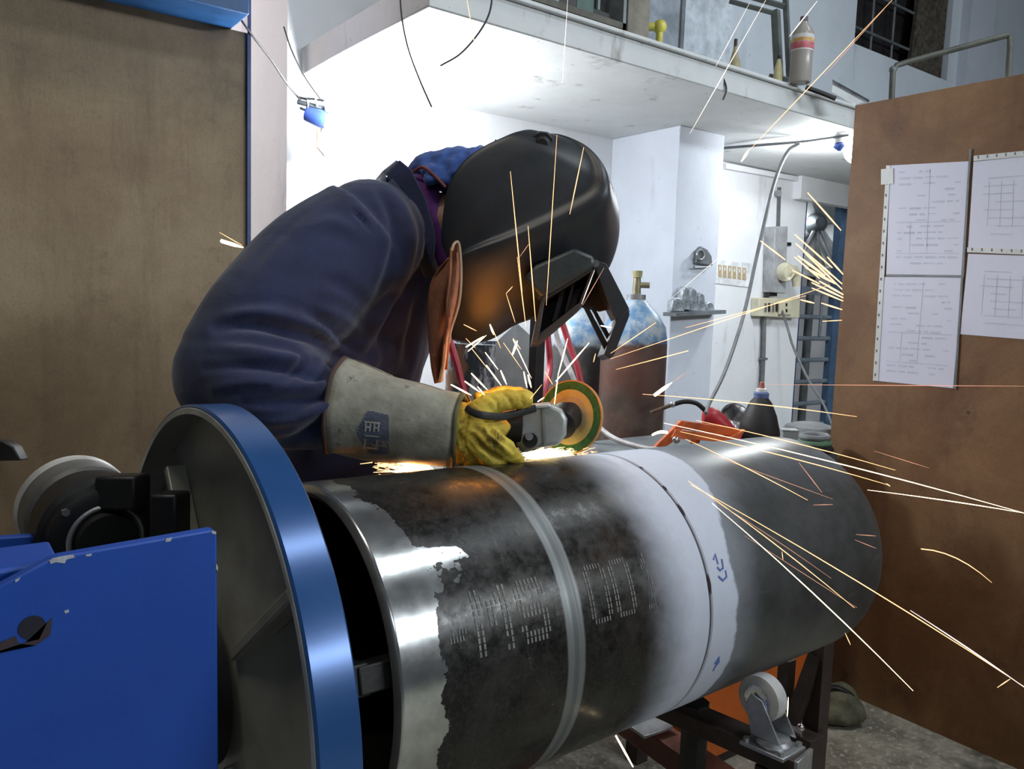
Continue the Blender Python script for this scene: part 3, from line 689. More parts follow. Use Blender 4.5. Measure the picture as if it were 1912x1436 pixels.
# low drum of grey sheet behind
gd = thing('grey_pad', lift(1520, 2.25), 'grey rounded pad standing at back of bench by the barred door', 'pad')
mk('pad_body', zturn(lift(1520, 2.52), [(0, .001), (0, .09), (.03, .09), (.055, .075), (.065, .04), (.067, .001)], 28), simple('grey pad', (.22, .23, .24), .8), gd, True)

# ------------------------------------------------------------------ gas cylinders
def cyl_mat(name, body, top, z1):
    g = G(name); z = g.sep()[2]; n = g.noise(10, 7, .7); n2 = g.noise(4, 5, .6)
    c = g.mix(g.ramp(n, .35, .7), body, tuple(x*1.9 for x in body)); c = g.mix(g.math('MULTIPLY', g.ramp(n2, .45, .7), .6), c, (.16, .055, .035))
    zz = g.math('ADD', z, g.math('MULTIPLY', n, .08)); m = g.ramp(zz, z1, z1+.02)
    c = g.mix(m, c, g.mix(g.ramp(n, .4, .6), top, (.42, .47, .50))); return g.done(c, .45, .2)
for (px, d, pxr, ytop, lab, col) in ((1181, 2.72, 61, 560, 'rusty brown gas cylinder with blue shoulder in front of the white wall', (.075, .055, .045)),
                                     (1076, 2.92, 56, 568, 'dark grey gas cylinder with blue shoulder behind the raised visor', (.06, .06, .062))):
    b = W(px, 700, d); r_ = pxr*d/FPX; zt_ = W(px, ytop, d).z
    cy = thing('gas_cylinder', (b.x, b.y, 0), lab, 'gas cylinder')
    mat = cyl_mat('cylinder paint %d' % px, col, (.10, .22, .38), zt_-.115)
    mk('shell', zturn((b.x, b.y, 0), [(0, .001), (0, r_*.9), (.02, r_), (zt_-.14, r_), (zt_-.09, r_*.93), (zt_-.05, r_*.72), (zt_-.02, r_*.45), (zt_, r_*.30), (zt_, .001)], 48), mat, cy, True, Matrix.Identity(4))
    mk('neck_ring', zturn((b.x, b.y, zt_-.004), [(0, .001), (0, .032), (.022, .032), (.024, .001)], 24), M_steel, cy, True)
    vb = Vector((b.x, b.y, zt_+.02)); mk('valve', join(cyl(vb, vb+Vector((0, 0, .055)), .015, .012, 12), cyl(vb+Vector((0, 0, .03)), vb+Vector((.03, -.03, .03)), .010, seg=10)), simple('tarnished brass', (.30, .27, .17), .4, .7), cy, True)
    mk('valve_handwheel', zturn(vb+Vector((0, 0, .055)), [(0, .001), (0, .016), (.022, .018), (.024, .001)], 12), simple('olive handwheel', (.36, .33, .17), .5), cy)
# paint-flaked drum seen under the helmet
dp = W(912, 700, 2.20); zd = W(912, 640, 2.20).z
g = G('flaked blue grey drum paint'); n = g.noise(18, 7, .75, stretch=(1, 1, .35)); c = g.mix(g.ramp(n, .46, .54), (.035, .045, .06), (.42, .44, .47)); c = g.mix(g.ramp(g.noise(7, 5, .6), .55, .62), c, (.20, .11, .06))
M_drum = g.done(c, .55)
dm = thing('paint_drum', (dp.x, dp.y, 0), 'blue-grey drum streaked with flaking white paint under the helmet', 'drum')
mk('drum_body', zturn((dp.x, dp.y, 0), [(0, .001), (0, .118), (.25, .118), (.255, .122), (.265, .118), (.5, .118), (.505, .122), (.515, .118), (zd, .118), (zd, .105), (zd-.01, .104), (zd-.01, .001)], 40), M_drum, dm, True, Matrix.Identity(4))
pk = thing('sheet_offcut', W(962, 700, 2.0), 'pale blue-grey pointed metal sheet standing before the drum', 'metal sheet')
q = [(925, 640), (965, 603), (994, 630), (990, 800), (930, 800)]
bzz = W(960, 1400, 2.0)
mk('sheet', prism([W(x, y, 2.0) for x, y in q[:3]]+[Vector((W(990, 800, 2.0).x, W(990, 800, 2.0).y, 0)), Vector((W(930, 800, 2.0).x, W(930, 800, 2.0).y, 0))], CF*.004), simple('pale blue grey sheet', (.40, .46, .50), .5, .2, .2, 8, .2, (.28, .30, .30)), pk)
pp_ = thing('dark_post', (W(1008, 700, 1.92).x, W(1008, 700, 1.92).y, 0), 'thin black steel post beside pointed sheet and hoses', 'post')
a_ = W(1006, 560, 1.92); mk('post', box((a_.x-.014, a_.y-.014, 0), (a_.x+.014, a_.y+.014, a_.z)), M_black, pp_, bevel=.002)
mk('base_plate', box((a_.x-.05, a_.y-.05, 0), (a_.x+.05, a_.y+.05, .008)), M_black, pp_)
def cable(name, pts, rpx, mat, lab, cat, n=24, group=None):
    o = mk(name, ptube(pts, rpx=rpx, n=n, seg=8), mat, None, True); prop(o, lab, cat, group); return o
M_hw = simple('dirty white hose', (.45, .43, .43), .5); M_hr = simple('red rubber hose', (.42, .03, .05), .45); M_cab = simple('grey cable', (.13, .14, .145), .6); M_wire = simple('thin dark wire', (.035, .035, .038), .7)
cable('hose', [(1030, 560, 2.35), (1040, 630, 2.35), (1068, 700, 2.3), (1098, 770, 2.2), (1140, 815, 2.1), (1200, 836, 1.95), (1240, 840, 1.85)], 5, M_hw, 'dirty white hose curving past the cylinders down to the bench', 'hose', 30)
cable('hose', [(1014, 560, 2.3), (1024, 640, 2.3), (1026, 690, 2.3), (1014, 740, 2.2), (1000, 800, 2.15), (995, 1000, 2.1)], 6, M_hr, 'red rubber hose hanging beside black post', 'hose')
cable('hose', [(1036, 560, 2.42), (1062, 640, 2.42), (1082, 700, 2.4), (1096, 800, 2.4), (1098, 1000, 2.4)], 6, M_hr, 'red rubber hose hanging behind the white hose', 'hose')
cable('hose', [(820, 560, 1.85), (838, 630, 1.85), (858, 700, 1.85), (872, 780, 1.85), (875, 1000, 1.85)], 7, M_hr, 'red hose hanging between leather bib and drum', 'hose')
cable('cable', [(1492, 268, 3.3), (1470, 285, 3.3), (1445, 345, 3.25), (1415, 470, 3.1), (1388, 590, 2.9), (1355, 690, 2.6), (1325, 752, 2.2), (1318, 772, 1.93)], 3.6, M_cab, 'grey cable looping from the slab conduit down to the torch', 'cable', 34)
cable('cable', [(1460, 580, Dy(1460, 580, YB-.055)), (1470, 610, 4.15), (1482, 650, 4.1), (1510, 710, 4.0), (1540, 760, 3.9), (1560, 830, 3.8), (1566, 1010, 3.7), (1570, 1048, 3.7)], 2.4, M_cab, 'thin grey cable hanging from socket box across the barred door', 'cable')
cable('hanging_wire', [(746, -30, 1.75), (750, 30, 1.75), (762, 90, 1.75), (784, 150, 1.75), (806, 200, 1.75)], 1.5, M_wire, 'thin black wire dangling below slab corner left of helmet', 'wire')
cable('hanging_wire', [(920, -30, 1.9), (915, 20, 1.9), (895, 60, 1.9), (860, 100, 1.9), (822, 123, 1.9)], 1.8, M_wire, 'dark wire curving down in front of the slab underside', 'wire')
cable('lamp_wire', [(425, -20, 2.15), (440, 20, 2.15), (470, 65, 2.2), (505, 110, 2.3), (535, 155, 2.4), (562, 188, 2.5)], 2.0, M_wire, 'grey wire sagging from blue beam to wall lamp', 'wire')
cable('lamp_wire', [(530, 50, 2.45), (545, 95, 2.45), (570, 145, 2.48), (602, 190, 2.5)], 1.4, M_wire, 'thinner wire dropping along corner to wall lamp', 'wire')
cable('slab_wire', [(1296, 100, 2.7), (1318, 108, 2.7), (1338, 118, 2.68), (1352, 150, 2.66), (1356, 168, 2.66), (1350, 186, 2.66)], 1.8, M_wire, 'short dark wire hooked over the slab edge', 'wire')
cable('conduit', [(1345, 277, 3.55), (1430, 270, 3.40), (1500, 264, 3.3), (1585, 252, 3.2)], 2.6, M_cab, 'grey conduit pipe running under the mezzanine slab', 'conduit', 8)

# ------------------------------------------------------------------ wall lamp at left corner (the glare) and far bulb
wl = thing('wall_lamp', W(590, 215, 2.5), 'clamp lamp with bare glowing bulb on the white wall corner', 'lamp')
for k, (x0, y0, x1, y1) in enumerate(((560, 182, 572, 205), (572, 184, 590, 200), (590, 186, 606, 204))):
    mk('wire_guard', ptube([(x0, y0, 2.5), ((x0+x1)/2+8, (y0+y1)/2-6, 2.46), (x1, y1, 2.5), ((x0+x1)/2-6, (y0+y1)/2+8, 2.5)], r=.004, n=10, seg=6), M_iron, wl, True)
mk('socket', tube([W(572, 212, 2.5), W(600, 222, 2.5), W(612, 228, 2.5)], [.022, .028, .022], 20), simple('deep blue lamp socket', (.05, .10, .38), .4), wl, True)
mk('clamp_bar', tube([W(556, 190, 2.5), W(618, 206, 2.5)], .008, 8), M_iron, wl)
mk('clamp_jaw', obox(W(614, 204, 2.5), CR*.012, CU*.012, CF*.012), M_iron, wl, bevel=.002)
mk('wall_bracket', obox(W(599, 266, 2.53), CR*.003, CU*.030, CF*.05), simple('brown bracket', (.20, .12, .08), .6), wl)
mk('bracket_stem', tube([W(603, 225, 2.5), W(600, 250, 2.52)], .004, 8), M_iron, wl)
mk('bulb', tube([W(612, 228, 2.5), W(622, 231, 2.5), W(640, 236, 2.5), W(662, 242, 2.5), W(676, 246, 2.5), W(682, 248, 2.5)], [.012, .02, .034, .036, .024, .004], 20), glow('lamp white', (.95, .98, 1.0), 40), wl, True)
fl2 = W(1590, 282, 3.25)
hl = thing('hanging_bulb', W(1568, 262, 3.25), 'glowing bulb with blue holder under the slab by right screen', 'lamp')
mk('holder', tube([W(1566, 246, 3.25), W(1566, 268, 3.25)], .022, 14), simple('white lamp base', (.6, .6, .6), .5), hl, True)
mk('blue_cap', ball(W(1567, 274, 3.25), .024, 14, (1, 1, .8)), simple('deep blue lamp socket', (.05, .10, .38), .4), hl, True)
mk('bulb', ball(fl2+Vector((.03, 0, -.0)), .045, 18), glow('lamp white', (.95, .98, 1.0), 40), hl, True)
point('recess_fill', (XG0+.45, YB+.30, 1.72), 1.3, (.9, .95, 1.0), .03)  # unseen fill added so the fan behind the door shows
point('far_bulb_light', fl2+Vector((.02, .12, -.02)), 15, (.95, .98, 1.0), .04)

# ------------------------------------------------------------------ column and recess wall fittings
yc = 2.23; YBf = YB
def wq(poly, Y, th): return prism([onY(x, y, Y) for x, y in poly], (0, -th, 0))
hk = thing('wall_hook', onY(1308, 495, yc), 'small grey clamp hanging high on pale column face', 'clamp')
mk('hook_body', wq([(1294, 492), (1296, 470), (1304, 460), (1314, 466), (1322, 478), (1324, 496)], yc, .02), M_iron, hk, bevel=.003)
mk('hook_ring', tube([onY(1308+7*math.cos(t*.4), 476+9*math.sin(t*.4), yc-.025) for t in range(17)], .004, 6, False), M_steel, hk, True)
mk('hook_pin', tube([onY(1296, 497, yc-.02), onY(1296, 500, yc-.02), onY(1322, 499, yc-.02)], .004, 6), M_iron, hk)
sh = thing('wall_shelf', onY(1285, 585, yc), 'thin shelf bracket on pale column loaded with metal clips', 'shelf')
mk('shelf_plate', wq([(1238, 583), (1331, 578), (1331, 585), (1238, 590)], yc, .07), M_iron, sh)
ms = simple('zinc clip', (.42, .46, .50), .35, .6, .4, 40)
for k, (x, y, w, h) in enumerate(((1256, 568, 12, 13), (1272, 556, 9, 22), (1285, 558, 9, 22), (1300, 563, 8, 17), (1316, 572, 9, 8))):
    prop(mk('metal_clip', wq([(x-w, y+h), (x-w*.8, y-h*.6), (x-w*.2, y-h), (x+w*.6, y-h*.7), (x+w, y+h)], yc-.012, .03), ms, None, bevel=.003), ('leftmost squat zinc clip on column shelf', 'tall zinc clip second from left on the column shelf', 'tall zinc clip in middle of column shelf', 'narrow zinc clip fourth from left on the column shelf', 'smallest zinc clip at right end of column shelf')[k], 'clip', 'zinc clips on the column shelf')
pn = thing('label_plate', onY(1367, 525, YB), 'white plate with a row of brown index figures on recess wall', 'sign')
mk('plate', wq([(1334, 484), (1402, 492), (1402, 537), (1334, 529)], YB, .006), simple('white enamel plate', (.72, .74, .76), .4), pn)
tags = []
for k in range(6): x = 1341+k*9; y = 494+k*1.1; tags += [wq([(x, y), (x+6.5, y+.8), (x+6.5, y+24), (x, y+23)], YB-.0065, .001)]
for k in range(6):
    x = 1341+k*9; y = 494+k*1.1
    mk('index_tag', tags[k], simple('ochre print', (.42, .33, .20), .6, 0, .3, 60), pn)
    mk('tag_slot', wq([(x+2, y+4), (x+4.5, y+4.3), (x+4.5, y+10), (x+2, y+9.7)], YB-.0078, .0006), simple('white enamel plate', (.72, .74, .76), .4), pn)
eb = thing('trunking_box', onY(1440, 548, YB), 'tall narrow grey electrical box on recess wall', 'electrical box')
mk('box_body', wq([(1426, 424), (1450, 424), (1446, 548), (1423, 546)], YB, .07), simple('dull grey box paint', (.33, .34, .35), .5), eb, bevel=.004)
mk('box_gland', wq([(1428, 546), (1442, 547), (1442, 553), (1428, 552)], YB-.02, .03), M_black, eb)
sk = thing('socket_board', onY(1438, 593, YB), 'cream switch and socket board below the grey electrical box', 'socket board')
M_cream = simple('yellowed cream plastic', (.60, .56, .42), .4, 0, .1)
mk('board', wq([(1402, 556), (1480, 556), (1478, 594), (1401, 590)], YB, .05), M_cream, sk, bevel=.004)
for k in range(4): x = 1427+k*7; mk('switch', wq([(x, 566), (x+3, 566), (x+3, 582), (x, 582)], YB-.051, .006), M_dark if k % 2 else M_steel, sk)
mk('socket_face', wq([(1453, 562), (1476, 562), (1475, 588), (1452, 587)], YB-.051, .010), M_cream, sk, bevel=.002)
mk('pin_hole', wq([(1467, 566), (1470, 566), (1470, 572), (1467, 572)], YB-.0615, .001), M_black, sk); mk('pin_hole', wq([(1467, 577), (1470, 577), (1470, 583), (1467, 583)], YB-.0615, .001), M_black, sk)
pl_ = thing('industrial_plug', onY(1475, 530, YB-.06), 'round beige industrial plug bent downward on the wall edge', 'plug')
a, b_ = onY(1464, 508, YB), onY(1466, 508, YB-.10)
mk('plug_body', tube([a, b_, b_+Vector((0, -.01, 0))], [.055, .048, .030], 24), M_cream, pl_, True)
mk('plug_elbow', tube([onY(1468, 506, YB-.10), onY(1482, 506, YB-.10), onY(1487, 514, YB-.10), onY(1487, 535, YB-.10)], [.030, .030, .028, .020], 16), M_cream, pl_, True)
mk('wall_plate', wq([(1452, 430), (1476, 432), (1474, 500), (1450, 498)], YB, .008), M_wall, pl_)
mk('plate_latch', wq([(1458, 452), (1474, 453), (1474, 459), (1458, 458)], YB-.008, .012), M_black, pl_)
cd_ = thing('down_conduit', (onY(1424, 740, YB-.02).x, YB-.02, onY(1424, 740, YB-.02).z), 'thin grey conduit running down wall below socket board', 'conduit')
mk('tube_run', tube([onY(1427, 592, YB-.02), onY(1425, 670, YB-.02), onY(1421, 760, YB-.02)], .012, 10), M_cab, cd_, True)
mk('saddle_clip', obox(onY(1425, 670, YB-.02), (.02, 0, 0), (0, .014, 0), (0, 0, .006)), M_iron, cd_); mk('saddle_clip', obox(onY(1422, 735, YB-.02), (.02, 0, 0), (0, .014, 0), (0, 0, .006)), M_iron, cd_)
cv = thing('wall_trunking', onY(1420, 330, YB), 'white strip of surface trunking along top of recess wall', 'trunking')
mk('trunk', wq([(1347, 306), (1503, 334), (1503, 343), (1347, 316)], YB, .03), M_wall, cv, bevel=.002)
mk('trunk_drop', wq([(1451, 350), (1455, 350), (1453, 424), (1449, 424)], YB, .012), M_cab, cv)
# stains: small hardware spots
sp_ = thing('wall_socket_hole', onY(1453, 361, YB), 'round dark screw boss high on the recess wall', 'boss')
mk('boss', cyl(onY(1453, 361, YB), onY(1453, 361, YB-.02), .018, seg=14), M_iron, sp_)

# barred door with fan behind
bdr = thing('barred_door', (XG0+.6, YB+.06, 0), 'dark barred steel door with blue stile beside the recess wall', 'barred door')
zt2 = 1.80
M_bar = simple('grey blue grille paint', (.14, .17, .20), .5)
M_bst = simple('faded blue stile paint', (.06, .11, .19), .5)
mk('stile', box((XG0+.02, YB+.04, 0), (XG0+.07, YB+.08, zt2)), simple('dark blue edge paint', (.01, .03, .12), .5), bdr)
xs = onY(1572, 500, YB+.04).x
mk('stile', box((xs-.05, YB+.04, 0), (xs+.08, YB+.08, zt2)), M_bst, bdr)
for k in range(9):
    z = onY(1520, 592+k*40, YB+.06).z
    if z > .03: mk('rail', cyl((XG0+.04, YB+.06, z), (xs, YB+.06, z), .013, seg=8), M_bar, bdr)
zz0 = onY(1530, 545, YB+.06).z; mk('rail', box((XG0+.04, YB+.045, zz0-.02), (xs, YB+.075, zz0+.025)), M_bar, bdr)
xm = onY(1532, 580, YB+.06).x; mk('mid_bar', cyl((xm, YB+.055, onY(1530, 628, YB+.06).z), (xm, YB+.055, zz0), .010, seg=8), M_bar, bdr)
fc = onY(1540, 440, YB+.30); fan = thing('pedestal_fan', (fc.x, fc.y, 0), 'large grey fan with round cage standing behind the barred door', 'fan')
fm = Matrix.Translation(fc+Vector((-.12, 0, .06))) @ Vector((-.55, -.8, .05)).to_track_quat('X', 'Z').to_matrix().to_4x4()
mk('cage_shroud', lathe([(-.06, .30), (.04, .33), (.05, .325), (.05, .31), (-.05, .285), (-.05, .001), (-.06, .001)], 48), simple('grey fan shroud', (.55, .57, .57), .4, .2), fan, True, fm)
for k in range(4):
    a = k*math.pi/2+.5; d1 = Vector((0, math.cos(a), math.sin(a))); d2 = Vector((0, -math.sin(a), math.cos(a)))
    mk('blade', prism([Vector((.0, 0, 0))+d1*.05-d2*.03, d1*.27-d2*.06+Vector((.02, 0, 0)), d1*.28+d2*.08+Vector((-.02, 0, 0)), d1*.05+d2*.04], (.004, 0, 0)), M_grey, fan, False, fm)
mk('motor_hub', lathe([(-.05, .001), (-.05, .07), (.05, .06), (.09, .03), (.09, .001)], 24), M_iron, fan, True, fm)
for k in range(3):
    a = -1.1-k*.45; mk('guard_bar', cyl(Vector((.05, .03*math.cos(a), .03*math.sin(a))), Vector((.05, .31*math.cos(a), .31*math.sin(a))), .012, seg=6), M_steel, fan, False, fm)
mk('stand_pole', cyl((fc.x-.08, fc.y+.02, 0), (fc.x-.08, fc.y+.02, fc.z-.2), .025), M_iron, fan)
mk('stand_foot', cyl((fc.x-.08, fc.y+.02, 0), (fc.x-.08, fc.y+.02, .03), .2, .16), M_iron, fan, bevel=.003)

# ------------------------------------------------------------------ on top of the mezzanine
ZT = ZS+ZH
def top(px, d): p = W(px, 100, d); return Vector((p.x, p.y, ZT))
tb = thing('tool_crate', (onY(1085, 20, 2.1).x, 2.2, ZT), 'dark open crate of electrical parts on the mezzanine edge', 'crate')
xa, xb = onY(985, 10, 1.82).x, onY(1165, 30, 1.82).x
mk('crate_floor', box((xa, 1.81, ZT), (xb, 2.2, ZT+.012)), M_black, tb); mk('crate_side', box((xa, 1.81, ZT), (xb, 1.822, ZT+.03)), simple('dusty dark edge', (.10, .095, .08), .8), tb)
mk('crate_back', box((xa, 2.19, ZT), (xb, 2.2, ZT+.4)), M_black, tb); mk('crate_end', box((xb-.012, 1.81, ZT), (xb, 2.2, ZT+.3)), M_iron, tb); mk('crate_end', box((xa, 1.81, ZT), (xa+.012, 2.2, ZT+.3)), M_iron, tb)
for k in range(4):
    x = xa+.06+k*(xb-xa-.1)/4
    mk('part_box', box((x, 1.84, ZT+.012), (x+.07, 1.95, ZT+.06+.03*(k % 3))), (M_iron, M_black, simple('dark green part', (.04, .09, .07), .5), M_black)[k], tb, bevel=.004)
    mk('part_pin', cyl((x+.035, 1.86, ZT+.05), (x+.035, 1.86, ZT+.16), .008, seg=8), (M_steel, M_iron, M_steel, M_iron)[k], tb)
cx0, cx1 = onY(1168, 30, 1.86).x, onY(1212, 60, 1.86).x
ct = thing('carton', ((cx0+cx1)/2, 2.1, ZT), 'brown-grey cardboard carton beside the dark crate', 'carton')
mk('carton_body', box((cx0+.01, 1.86, ZT), (cx1, 2.2, ZT+.35)), simple('grey brown cardboard', (.20, .18, .15), .85), ct, bevel=.003); mk('flap', box((cx0+.01, 1.852, ZT+.3), (cx1, 1.86, ZT+.36)), simple('grey brown cardboard', (.20, .18, .15), .85), ct)
bk = thing('grey_cabinet', (cx1+.2, 2.4, ZT), 'tall blue-grey panel standing behind the yellow valve', 'panel')
mk('panel_sheet', box((cx1+.02, 2.30, ZT), (onY(1268, 60, 2.3).x, 2.33, 3.4)), simple('blue grey panel', (.26, .30, .34), .6), bk); mk('panel_edge', box((onY(1268, 60, 2.3).x, 2.29, ZT), (onY(1268, 60, 2.3).x+.02, 2.34, 3.4)), M_iron, bk)
yv = W(1232, 50, 2.75); yv_ = thing('yellow_valve', (yv.x, yv.y, ZT), 'yellow plastic valve body resting on the slab edge', 'valve')
My = simple('bright yellow plastic', (.62, .56, .10), .4)
mk('valve_body', join(ball(yv, .024, 14), cyl(yv-CR*.045, yv-CR*.01, .014)), My, yv_, True); mk('valve_foot', cyl((yv.x, yv.y, ZT), (yv.x, yv.y, yv.z-.01), .012), My, yv_, True)
# angle iron frame leaning on the upper wall
fr_ = thing('steel_easel', W(1420, 60, 3.0), 'dark angle-iron easel leaning against the upper wall', 'easel')
M_fr = simple('dark grey green angle iron', (.13, .145, .14), .5, .3)
dd = 2.95
def fb_(name, a, b, w=.012): mk(name, tube([W(*a), W(*b)], w, 4), M_fr, fr_)
fb_('post', (1448, 20, dd), (1454, 143, dd), .018); fb_('post', (1466, -20, dd+.05), (1474, 148, dd+.02), .012)
fb_('rail', (1362, 2, dd), (1450, 26, dd), .010); fb_('rail', (1375, -14, dd+.03), (1464, 12, dd+.03), .012)
fb_('foot', (1436, 142, dd), (1478, 150, dd), .010)
def bottle(px, pybase, pytop, d, prof, mat, name, lab, cat, extra=None):
    b = W(px, pybase, d); t_ = W(px, pytop, d).z; h = t_-b.z; b = Vector((b.x, b.y, ZT)) if abs(b.z-ZT) < .12 else b
    h = t_-b.z
    o = thing(name, b, lab, cat)
    mk('bottle_body' if 'bottle' in name else 'body', zturn(b, [(z*h, r) for z, r in prof], 28), mat, o, True)
    if extra: extra(o, b, h)
    return o
g = G('murky clear plastic'); M_pet = g.done(g.mix(g.noise(9, 4, .6), (.42, .38, .33), (.55, .53, .50)), .2, 0, Transmission_Weight=.35, IOR=1.3)
def bx(o, b, h):
    mk('bottle_label', zturn(b+Vector((0, 0, h*.47)), [(0, .0385), (h*.24, .0385)], 28), simple('white label', (.62, .60, .60), .5), o, True)
    mk('label_print', zturn(b+Vector((0, 0, h*.49)), [(0, .0392), (h*.10, .0392)], 28), simple('faded red label print', (.50, .12, .14), .5, 0, .4, 40), o, True)
    mk('label_swash', zturn(b+Vector((0, 0, h*.60)), [(0, .0392), (h*.05, .0392)], 28), simple('orange label print', (.62, .36, .10), .5, 0, .4, 40), o, True)
    mk('cap', zturn(b+Vector((0, 0, h*.93)), [(0, .001), (0, .014), (h*.07, .013), (h*.072, .001)], 16), simple('dark cap', (.10, .08, .09), .5), o, True)
bottle(1493, 160, 36, 2.84, [(0, .001), (0, .034), (.03, .038), (.42, .037), (.46, .038), (.72, .038), (.80, .032), (.88, .018), (.93, .012), (.97, .012), (.97, .001)], M_pet, 'plastic_bottle', 'half-empty plastic bottle with torn red and white label on mezzanine', 'bottle', bx)
bottle(1452, 152, 108, 2.86, [(0, .001), (0, .016), (.5, .016), (.75, .010), (1, .004), (1, .001)], simple('yellowed clear tube', (.50, .47, .25), .4), 'glue_tube', 'small yellow tube at foot of dark angle frame', 'tube', lambda o, b, h: mk('cap', cyl(b+Vector((0, 0, h*.92)), b+Vector((0, 0, h*1.05)), .006), M_black, o))
bottle(1371, 126, 82, 2.78, [(0, .001), (0, .024), (.3, .022), (.8, .007), (1, .004), (1, .001)], simple('ochre brown cone', (.34, .30, .18), .6), 'nozzle_cone', 'small ochre cone-shaped nozzle bottle near the slab edge', 'bottle', lambda o, b, h: mk('tip', cyl(b+Vector((0, 0, h*.9)), b+Vector((0, 0, h*1.12)), .006), M_dark, o))
ss = thing('metal_strip', W(1590, 175, 2.9), 'shiny folded metal strip jutting over the slab edge', 'metal strip')
mk('strip_face', prism([W(1556, 150, 2.9), W(1624, 188, 2.9), W(1596, 195, 2.88), W(1552, 172, 2.88)], CF*.003), M_grey, ss); mk('bright_fold', prism([W(1554, 148, 2.9), W(1624, 187, 2.9), W(1622, 191, 2.89), W(1554, 154, 2.89)], CF*.006-CU*.002), M_chrome, ss)
mk('black_tail', tube([W(1505, 163, 2.86), W(1530, 172, 2.86), W(1560, 184, 2.86)], .009, 6), M_black, ss)
hr = thing('handrail', W(1670, 180, 3.1), 'bent grey steel handrail above the right plywood screen', 'handrail')
mk('rail_tube', tube([W(*p) for p in ((1662, 300, 3.05), (1664, 200, 3.05), (1667, 135, 3.05), (1674, 122, 3.05), (1700, 114, 3.05), (1790, 90, 3.0), (1880, 66, 2.96), (1886, 68, 2.96), (1886, 90, 2.96), (1882, 150, 2.96), (1880, 260, 2.96))], .011, 10), simple('grey green rail paint', (.09, .095, .08), .5, .2), hr, True)
mk('rail_joint', ball(W(1667, 130, 3.05), .014, 10), M_iron, hr, True)
pn2 = thing('ply_board', onY(1350, 60, 2.35), 'pale grey board leaning behind the cone bottle', 'board')
mk('board', box((onY(1268, 60, 2.3).x+.03, 2.40, ZT), (onY(1364, 60, 2.4).x, 2.42, 3.4)), simple('grey white board', (.52, .57, .62), .6), pn2); mk('board_batten', box((onY(1364, 60, 2.4).x, 2.40, ZT), (onY(1364, 60, 2.4).x+.015, 2.425, 3.4)), M_pil, pn2)
# things at the left edge: dark clamp on left screen
dk = thing('dark_hook', W(12, 845, 1.6), 'black rounded bracket at the left edge of plywood', 'bracket')
mk('bracket_body', px_prism([(-30, 820), (5, 823), (25, 835), (38, 860), (-30, 862)], 1.6, .03), M_black, dk, bevel=.003)
mk('bracket_arm', tube([W(-10, 845, 1.62), onY(-10, 845, YL)], .012, 10), M_black, dk)

# ------------------------------------------------------------------ the worker
def cloth_mat(name, dk, lt, weave=520, rough=.92, wr=.4):
    g = G(name); n = g.noise(9, 5, .6); c = g.mix(g.ramp(n, .3, .7), dk, lt); w = g.noise(weave, 2, .5)
    c = g.mix(g.math('MULTIPLY', g.ramp(g.noise(4, 6, .7), .55, .75), .35), c, tuple(x*.6+.012 for x in dk))
    h = g.math('ADD', g.math('MULTIPLY', g.noise(16, 4, .55, dist=.8), wr), g.math('MULTIPLY', w, .06)); g.bump(h, .5, .012)
    return g.done(c, rough, 0, Sheen_Weight=.25, Sheen_Roughness=.5)
M_navy = cloth_mat('navy coverall cotton', (.008, .013, .048), (.014, .023, .076))
M_navyd = cloth_mat('dark navy seam', (.007, .010, .030), (.010, .015, .045))
M_scarf = cloth_mat('bright blue head cloth', (.02, .06, .26), (.04, .12, .42), 300, .9, .8)
M_purp = cloth_mat('purple undershirt', (.10, .02, .16), (.16, .035, .24))
M_skin = simple('warm brown skin', (.30, .16, .10), .55, 0, .1)
pc = W(610, 930, 1.52)
man = thing('person', (pc.x, pc.y, 0), 'person in navy coverall and black welding helmet bending over the pipe with a grinder', 'person')
def P3(px, py, d, r): return (px, py, d, r)
# joint chains
A_UP = [(680, 436, 1.31, 106), (604, 496, 1.28, 118), (508, 600, 1.23, 124), (440, 694, 1.19, 113)]
A_FO = [(440, 694, 1.19, 113), (515, 730, 1.17, 118), (578, 758, 1.165, 87), (650, 770, 1.165, 64)]
TOR = [(800, 420, 1.42, 62), (752, 470, 1.44, 104), (700, 590, 1.47, 112), (655, 740, 1.50, 118), (620, 860, 1.53, 128), (600, 960, 1.54, 138)]
LSH = [(790, 470, 1.52, 95), (800, 500, 1.64, 74), (742, 640, 1.68, 62), (712, 790, 1.66, 54), (800, 812, 1.52, 46), (880, 815, 1.40, 40)]
def ch(c, k=1.0, dd=0, n=18, seg=22): return ptube([(x, y, d+dd, r*k) for x, y, d, r in c], n=n, seg=seg)
ft = Vector((pc.x, pc.y, 0)); hipL, hipR = W(590, 990, 1.46), W(625, 990, 1.62)
def leg(h, off, k=1.0, low=.10):
    f_ = Vector((h.x+off, h.y+.10, low)); kn = (h+f_)/2+Vector((.05, -.03, 0)); return tube([h+Vector((0, 0, .05)), h, kn+Vector((0, 0, .05)), kn, f_+Vector((0, 0, .1)), f_], [.11*k, .105*k, .078*k, .072*k, .062*k, .065*k], 20)
